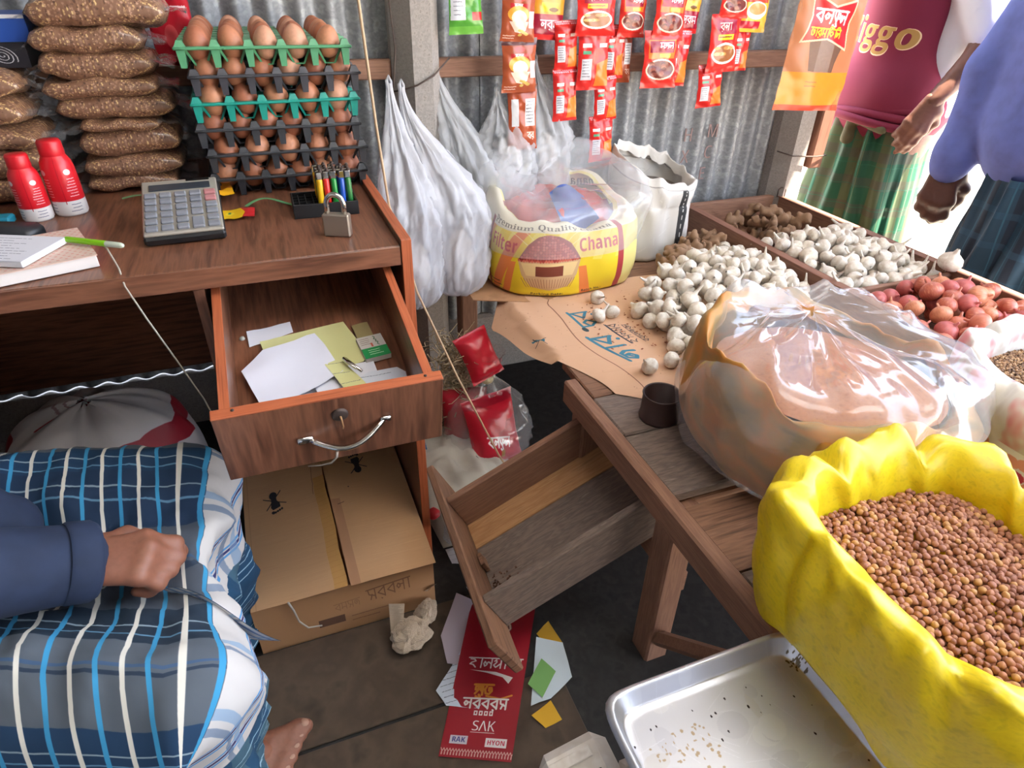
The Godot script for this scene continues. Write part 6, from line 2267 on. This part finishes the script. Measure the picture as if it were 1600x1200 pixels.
	for layer in 2:
		for i in range(-21, 22):
			for j in range(-24, 25):
				var x := (i + (.5 if j % 2 else 0.0)) * step * 1.08 + rng.randf_range(-.0022, .0022)
				var z := j * step * .92 + rng.randf_range(-.0022, .0022)
				var rr := pow(pow(absf(x) / .137, 3.2) + pow(absf(z) / .133, 3.2), 1.0 / 3.2)
				if rr > 1.0: continue
				var y := .590 - layer * .006 + .010 * nz.get_noise_2d(x * 3, z * 3) + .012 * (1 - rr * rr) - .05 * z + rng.randf_range(-.0018, .0018)
				pts.append(V(ctr.x + x, y, ctr.z + z))
	# nearest to the viewer first
	var eye := V(0, 1.15, 0)
	var top := pts.slice(0, pts.size() / 2)
	top.sort_custom(func(a, b): return a.distance_squared_to(eye) < b.distance_squared_to(eye))
	var rest := pts.slice(pts.size() / 2)
	for k in top.size():
		if k >= 300:
			rest.append(top[k])
			continue
		var e := MeshInstance3D.new()
		e.name = numbered("chickpea")
		e.mesh = cm
		e.material_override = cmat[rng.randi() % cmat.size()]
		e.transform = Transform3D(Basis.from_euler(V(rng.randf() * TAU, rng.randf() * TAU, rng.randf() * TAU)).scaled(Vector3.ONE * rng.randf_range(.88, 1.12)), top[k])
		add_child(e)
		tag(e, "brown chickpea on the near side of the yellow sack", "chickpea", "chickpeas in the yellow sack")
	bulk("chickpeas", cm, ccol, rest, "brown chickpeas filling the yellow sack", "chickpeas", .6, .12)
	# small seeds in the floral sack
	var sb := B.new(true)
	sb.lathe([V2(0, -.0024), V2(.0017, -.0016), V2(.0025, 0), V2(.0017, .0016), V2(0, .0024)], 6)
	var sp := []
	for layer in 2:
		for i in range(-36, 37):
			for j in range(-36, 37):
				var x := i * .0045 + rng.randf_range(-.0018, .0018)
				var z := j * .0045 + rng.randf_range(-.0018, .0018)
				if x * x + z * z > .161 * .161: continue
				sp.append(V(1.20 + x, .583 - layer * .003 + .012 * (1 - (x * x + z * z) / .026) + rng.randf_range(-.001, .001), -.455 + z))
	bulk("coriander_seeds", sb.mesh(), [C(132, 96, 66), C(160, 122, 88), C(104, 74, 52), C(178, 142, 104)], sp, "small brown seeds filling the flower-print sack", "seeds", .7, .2)
	# garlic skins and root crumbs strewn on the cardboard
	var fb := B.new()
	var fr := RandomNumberGenerator.new()
	fr.seed = 8
	for i in 260:
		var q := V2(fr.randf_range(.66, 1.1), fr.randf_range(-1.32, -.92))
		if q.y > -1.0 + (q.x - .9) * .3: continue
		var s := fr.randf_range(.0012, .004)
		fb.box(Vector3.ZERO, V(s * 1.8, .0008, s), 0, 0, XF(V(q.x, .4375 + fr.randf() * .001, q.y), fr.randf() * TAU, fr.randf_range(-.2, .2)))
	var fo := solo("root_crumbs", fb.mesh(), M(C(140, 82, 56), .9), "dry root crumbs strewn over the cardboard beside the garlic", "crumbs")
	fo.set_meta("kind", "stuff")

func bulk(called: String, m: Mesh, cols: Array, pts: Array, label: String, cat: String, rough: float, vary: float):
	var mm := MultiMesh.new()
	mm.transform_format = MultiMesh.TRANSFORM_3D
	mm.use_colors = true
	mm.mesh = m
	mm.instance_count = pts.size()
	for k in pts.size():
		mm.set_instance_transform(k, Transform3D(Basis.from_euler(V(rng.randf() * TAU, rng.randf() * TAU, rng.randf() * TAU)).scaled(Vector3.ONE * rng.randf_range(1 - vary, 1 + vary)), pts[k]))
		var c: Color = cols[rng.randi() % cols.size()]
		mm.set_instance_color(k, c.srgb_to_linear())
	var o := MultiMeshInstance3D.new()
	o.name = called
	o.multimesh = mm
	var mat := M(Color.WHITE, rough)
	mat.vertex_color_use_as_albedo = true
	o.material_override = mat
	add_child(o)
	tag(o, label, cat, "", "stuff")

# ------------------------------------------------------------------ things on the floor
func crumple(r: float, sd: int, sq := Vector3.ONE, amp := .5) -> ArrayMesh:
	var n := FastNoiseLite.new()
	n.noise_type = FastNoiseLite.TYPE_CELLULAR
	n.cellular_return_type = FastNoiseLite.RETURN_DISTANCE2_SUB
	n.frequency = .6
	n.seed = sd
	var b := B.new(false)
	b.grid(36, 24, func(u, v):
		var t: float = u * TAU
		var a: float = v * PI
		var d := Vector3(sin(a) * cos(t), cos(a), sin(a) * sin(t))
		var k: float = n.get_noise_3dv(d * 1.6)
		return d * sq * r * (1.0 + amp * k))
	return b.mesh()

func build_floor_goods():
	# brown board lying on the floor in front of the carton
	var b := B.new()
	b.box(V(-.13, .003, -.30), V(1.0, .005, .72), .001)
	solo("floor_board", b.mesh(), mats.mat_brown, "large flat brown card covering the floor before the carton", "floor mat")
	b = B.new()
	b.box(V(-.16, .003, -.775), V(.92, .0045, .215), .001)
	solo("floor_board", b.mesh(), mats.mat_brown, "narrow strip of brown card between the carton and the large floor card", "floor mat")
	# red new-year leaflet
	var lp := P.new(384, 1024, C(150, 20, 36))
	var gold := C(206, 132, 48)
	var wh := C(220, 214, 208)
	lp.bn(["sha", "u", "bha"], V2(120, 190), 92, 20, C(120, 82, 76), -.05, .8)
	lp.bn(["sha", "u", "bha"], V2(120, 190), 92, 10, C(196, 176, 160), -.05, .8)
	lp.bn(["ha", "aa", "la", "kha", "aa", "ta", "aa"], V2(60, 440), 62, 8, wh, .03, .86)
	lp.poly([V2(70, 518), V2(220, 530), V2(320, 562), V2(300, 600), V2(262, 562), V2(170, 536)], wh)
	lp.bn(["sha", "u", "bha"], V2(120, 610), 60, 13, gold, 0, .86)
	lp.line([V2(190, 676), V2(270, 690), V2(330, 668)], 10, gold)
	lp.bn(["na", "ba", "ba", "ra", "sa"], V2(74, 692), 56, 10, wh, 0, .86)
	for k in 4: lp.rect(140 + k * 28, 762, 160 + k * 28, 788, wh)
	for k in 4: lp.rect(146 + k * 28, 769, 154 + k * 28, 781, C(150, 20, 36))
	lp.text("SΛK", V2(205, 846), 76, C(226, 222, 220), 0, false)
	lp.rect(140, 880, 270, 883, wh)
	lp.rect(40, 904, 134, 950, C(196, 190, 200))
	lp.text("RAK", V2(86, 926), 38, C(60, 60, 130), 0, true)
	lp.rect(230, 908, 344, 956, C(214, 206, 206))
	lp.text("HYON", V2(287, 932), 34, C(186, 30, 60), 0, true)
	for k in 24:
		lp.line([V2(4 + k * 16, 976), V2(12 + k * 16, 994), V2(20 + k * 16, 976)], 4, C(206, 170, 160))
		lp.rect(8 + k * 16, 996, 14 + k * 16, 1012, C(206, 170, 160))
	var lm := M(Color.WHITE, .4, 0, lp.tex())
	b = B.new(true)
	var A := V(.262, .0, -.862)   # top left
	var Bq := V(.392, .0, -.815)  # top right
	var Cq := V(.222, .0, -.522)  # bottom right
	var D := V(.108, .0, -.575)   # bottom left
	b.grid(10, 24, func(u, v): return A.lerp(Bq, u).lerp(D.lerp(Cq, u), v) + V(0, .012 + .004 * sin(v * 5.0) + .006 * u * (1 - v), 0))
	solo("red_leaflet", b.mesh(), lm, "long red greeting leaflet with white and gold Bengali lettering on the floor", "leaflet")
	# papers under and round it
	var q := [
		[PA([[.135, -.69], [.205, -.755], [.26, -.70], [.20, -.63], [.145, -.655]]), C(206, 214, 226), 8, .007, "printed white page left of the red leaflet"],
		[PA([[.175, -.80], [.235, -.89], [.29, -.83], [.24, -.70], [.17, -.735]]), C(190, 176, 186), 0, .009, "pale folded paper behind the red leaflet"],
		[PA([[.26, -.90], [.33, -.885], [.34, -.83], [.27, -.84]]), C(186, 176, 180), 0, .008, "paper corner at the far end of the red leaflet"],
		[PA([[.29, -.60], [.355, -.73], [.40, -.70], [.385, -.625], [.33, -.60]]), C(206, 218, 226), 0, .011, "pale blue folded pamphlet right of the red leaflet"],
		[PA([[.285, -.585], [.33, -.60], [.335, -.56], [.30, -.555]]), C(214, 164, 40), 0, .006, "yellow card edge under the pale blue pamphlet"],
		[PA([[.36, -.74], [.395, -.76], [.40, -.70], [.37, -.70]]), C(206, 160, 46), 0, .006, "yellow card corner behind the pale blue pamphlet"],
		[PA([[.247, -1.02], [.285, -1.02], [.300, -.985], [.285, -.965], [.25, -.975]]), C(206, 204, 206), 3, .004, "small white price tag on the dark floor beside the drawer"]]
	for k in q.size():
		solo("paper", sheet(q[k][0], 70 + k, .004), M(Color.WHITE, .8, 0, paper_tex(q[k][1], q[k][2], k + 30, C(90, 96, 110))), q[k][4], "paper", XF(V(0, q[k][3], 0)), "papers on the floor")
	solo("paper", sheet(PA([[.30, -.64], [.345, -.68], [.36, -.645], [.315, -.605]]), 80, .002), M(C(120, 170, 96), .7), "green patch of the folded pamphlet beside the leaflet", "paper", XF(V(0, .0165, 0)), "papers on the floor")
	# crumpled newspaper
	var np := P.new(256, 256, C(186, 168, 148))
	np.scribble(6, 10, 250, 24, 10, 2.6, C(120, 106, 96), 6)
	var cn := thing("crumpled_paper", "crumpled ball of old newsprint on the floor by the carton", "paper", V(.118, .0, -.822))
	part("wad", crumple(.062, 3, V(1.0, .62, .9), .45), M(Color.WHITE, .9, 0, np.tex(), Vector2(2, 2)), cn, XF(V(-.002, .030, .01), .4))
	part("wad", crumple(.042, 9, V(1.2, .7, .8), .5), M(Color.WHITE, .9, 0, np.tex(), Vector2(2, 2)), cn, XF(V(.042, .03, -.03), 1.0))
	part("torn_strip", sheet(PA([[-.012, -.04], [.014, -.036], [.01, .03], [-.016, .028]]), 5, .006), M(Color.WHITE, .9, 0, np.tex()), cn, XF(V(.058, .04, -.075), .5, -.8))
	part("torn_strip", sheet(PA([[-.016, -.03], [.016, -.03], [.012, .03], [-.012, .028]]), 6, .006), M(Color.WHITE, .9, 0, np.tex()), cn, XF(V(-.02, .05, -.02), -.3, .9))
	# flattened white woven sack on the floor
	var ws := P.new(256, 256, C(184, 180, 170))
	ws.ell(V2(40, 60), 14, 14, C(40, 100, 160))
	ws.ell(V2(40, 60), 8, 8, C(184, 180, 170))
	ws.line([V2(10, 40), V2(26, 76)], 6, C(40, 90, 140))
	ws.line([V2(70, 40), V2(60, 84)], 6, C(40, 90, 140))
	ws.ell(V2(150, 150), 3, 3, C(30, 40, 80), 6)
	var rd := ridged(2.4, 31)
	b = B.new(true)
	b.grid(34, 34, func(u, v):
		var x: float = lerpf(.225, .50, u) + .04 * v - .02
		var z: float = lerpf(-1.47, -1.03, v)
		var e: float = sin(u * PI) * sin(v * PI)
		return Vector3(x, .004 + .085 * pow(e, .6) + .028 * rd.get_noise_2d(x * 3, z * 3) * pow(e, .4), z))
	solo("empty_sack", b.mesh(), M(Color.WHITE, .7, 0, ws.tex()), "crumpled empty white woven sack on the floor beside the desk", "sack")
	solo("clear_bag", crumple(.062, 14, V(.9, .8, 1.1), .5), film(.30, .2, Color(.7, .72, .72)), "crumpled clear plastic bag on the floor by the timber drawer", "bag", XF(V(.285, .045, -1.03), .3))
	b = B.new(true)
	b.box(V(0, .012, 0), V(.03, .024, .03), .008)
	solo("red_wrapper", b.mesh(), M(C(190, 30, 40), .35), "small red wrapper behind the desk side panel", "wrapper", XF(V(.242, .04, -1.10), .5))
	# red noodle packs in a knotted clear bag
	var rp := P.new(256, 256, C(178, 24, 44))
	rp.bn(["ba", "na", "pha", "u", "la"], V2(60, 130), 34, 6.5, C(232, 226, 226), .18, .86)
	rp.poly([V2(120, 190), V2(140, 186), V2(136, 214), V2(116, 212)], C(160, 120, 60))
	rp.rect(0, 0, 256, 30, C(150, 20, 40))
	var rm := M(Color.WHITE, .28, 0, rp.tex())
	solo("noodle_pack", sachet_mesh(.155, .20, .075, 201), rm, "red noodle pack with white Bengali lettering inside the knotted clear bag", "packet", XF(V(.452, .125, -1.27), .25, -.35, -.02), "red packs in the knotted bag")
	solo("noodle_pack", sachet_mesh(.10, .13, .06, 202), M(C(176, 24, 42), .28), "smaller red pack behind the knot of the clear bag", "packet", XF(V(.445, .305, -1.36), .2, -.5, .2), "red packs in the knotted bag")
	solo("noodle_pack", sachet_mesh(.13, .18, .06, 203), M(C(160, 22, 40), .28), "plain dark red pack at the left of the knotted bag", "packet", XF(V(.40, .12, -1.345), -.4, -.3, .1), "red packs in the knotted bag")
	var nz := noise(3.0, 41)
	b = B.new(true)
	b.grid(56, 40, func(u, v):
		var t: float = u * TAU
		var prof := [.02, .10, .118, .12, .112, .095, .06, .018, .03, .055]
		var s: float = v * (prof.size() - 1)
		var k := mini(int(s), prof.size() - 2)
		var r: float = lerpf(prof[k], prof[k + 1], s - k)
		var neck: float = exp(-pow((v - .77) / .1, 2.0))
		r += .010 * cos(t * 11.0) * neck * (1 - neck * .5) + .012 * nz.get_noise_3d(cos(t) * 2.5, v * 3, sin(t) * 2.5) * (1 - neck)
		return V(.455 + .01 * v, .006 + .30 * v, -1.30 - .07 * v) + V(cos(t) * r, .0, sin(t) * r * .85))
	solo("knotted_bag", b.mesh(), film(.12, .10), "clear plastic bag knotted over red noodle packs on the floor", "bag")
	b = B.new(true)
	b.lathe([V2(0, -.012), V2(.018, -.008), V2(.021, 0), V2(.018, .008), V2(0, .012)], 14, XF(V(.463, .238, -1.355), .3, .5))
	solo("bag_knot", b.mesh(), M(C(176, 160, 120), .4), "straw-coloured tie round the neck of the knotted clear bag", "tie")
	# tangle of dry straw
	b = B.new()
	var r := RandomNumberGenerator.new()
	r.seed = 19
	for i in 520:
		var c := V(.392 + r.randfn(0, .030), r.randf_range(.01, .33), -1.42 + r.randfn(0, .035))
		var pts := []
		var d := V(r.randf_range(-1, 1), r.randf_range(-.8, .4), r.randf_range(-1, 1)).normalized()
		var l := r.randf_range(.03, .075)
		var bend := V(r.randf_range(-1, 1), r.randf_range(-1, 1), r.randf_range(-1, 1)) * .02
		for k in 4:
			var t := k / 3.0
			pts.append(c + d * l * (t - .5) + bend * sin(t * PI))
		b.tube(pts, .0015, .001, 3, false)
	var so := solo("dry_straw", b.mesh(), M(C(158, 142, 114), .9), "tangled dry straw heaped between the desk and the counter", "straw")
	so.set_meta("kind", "stuff")
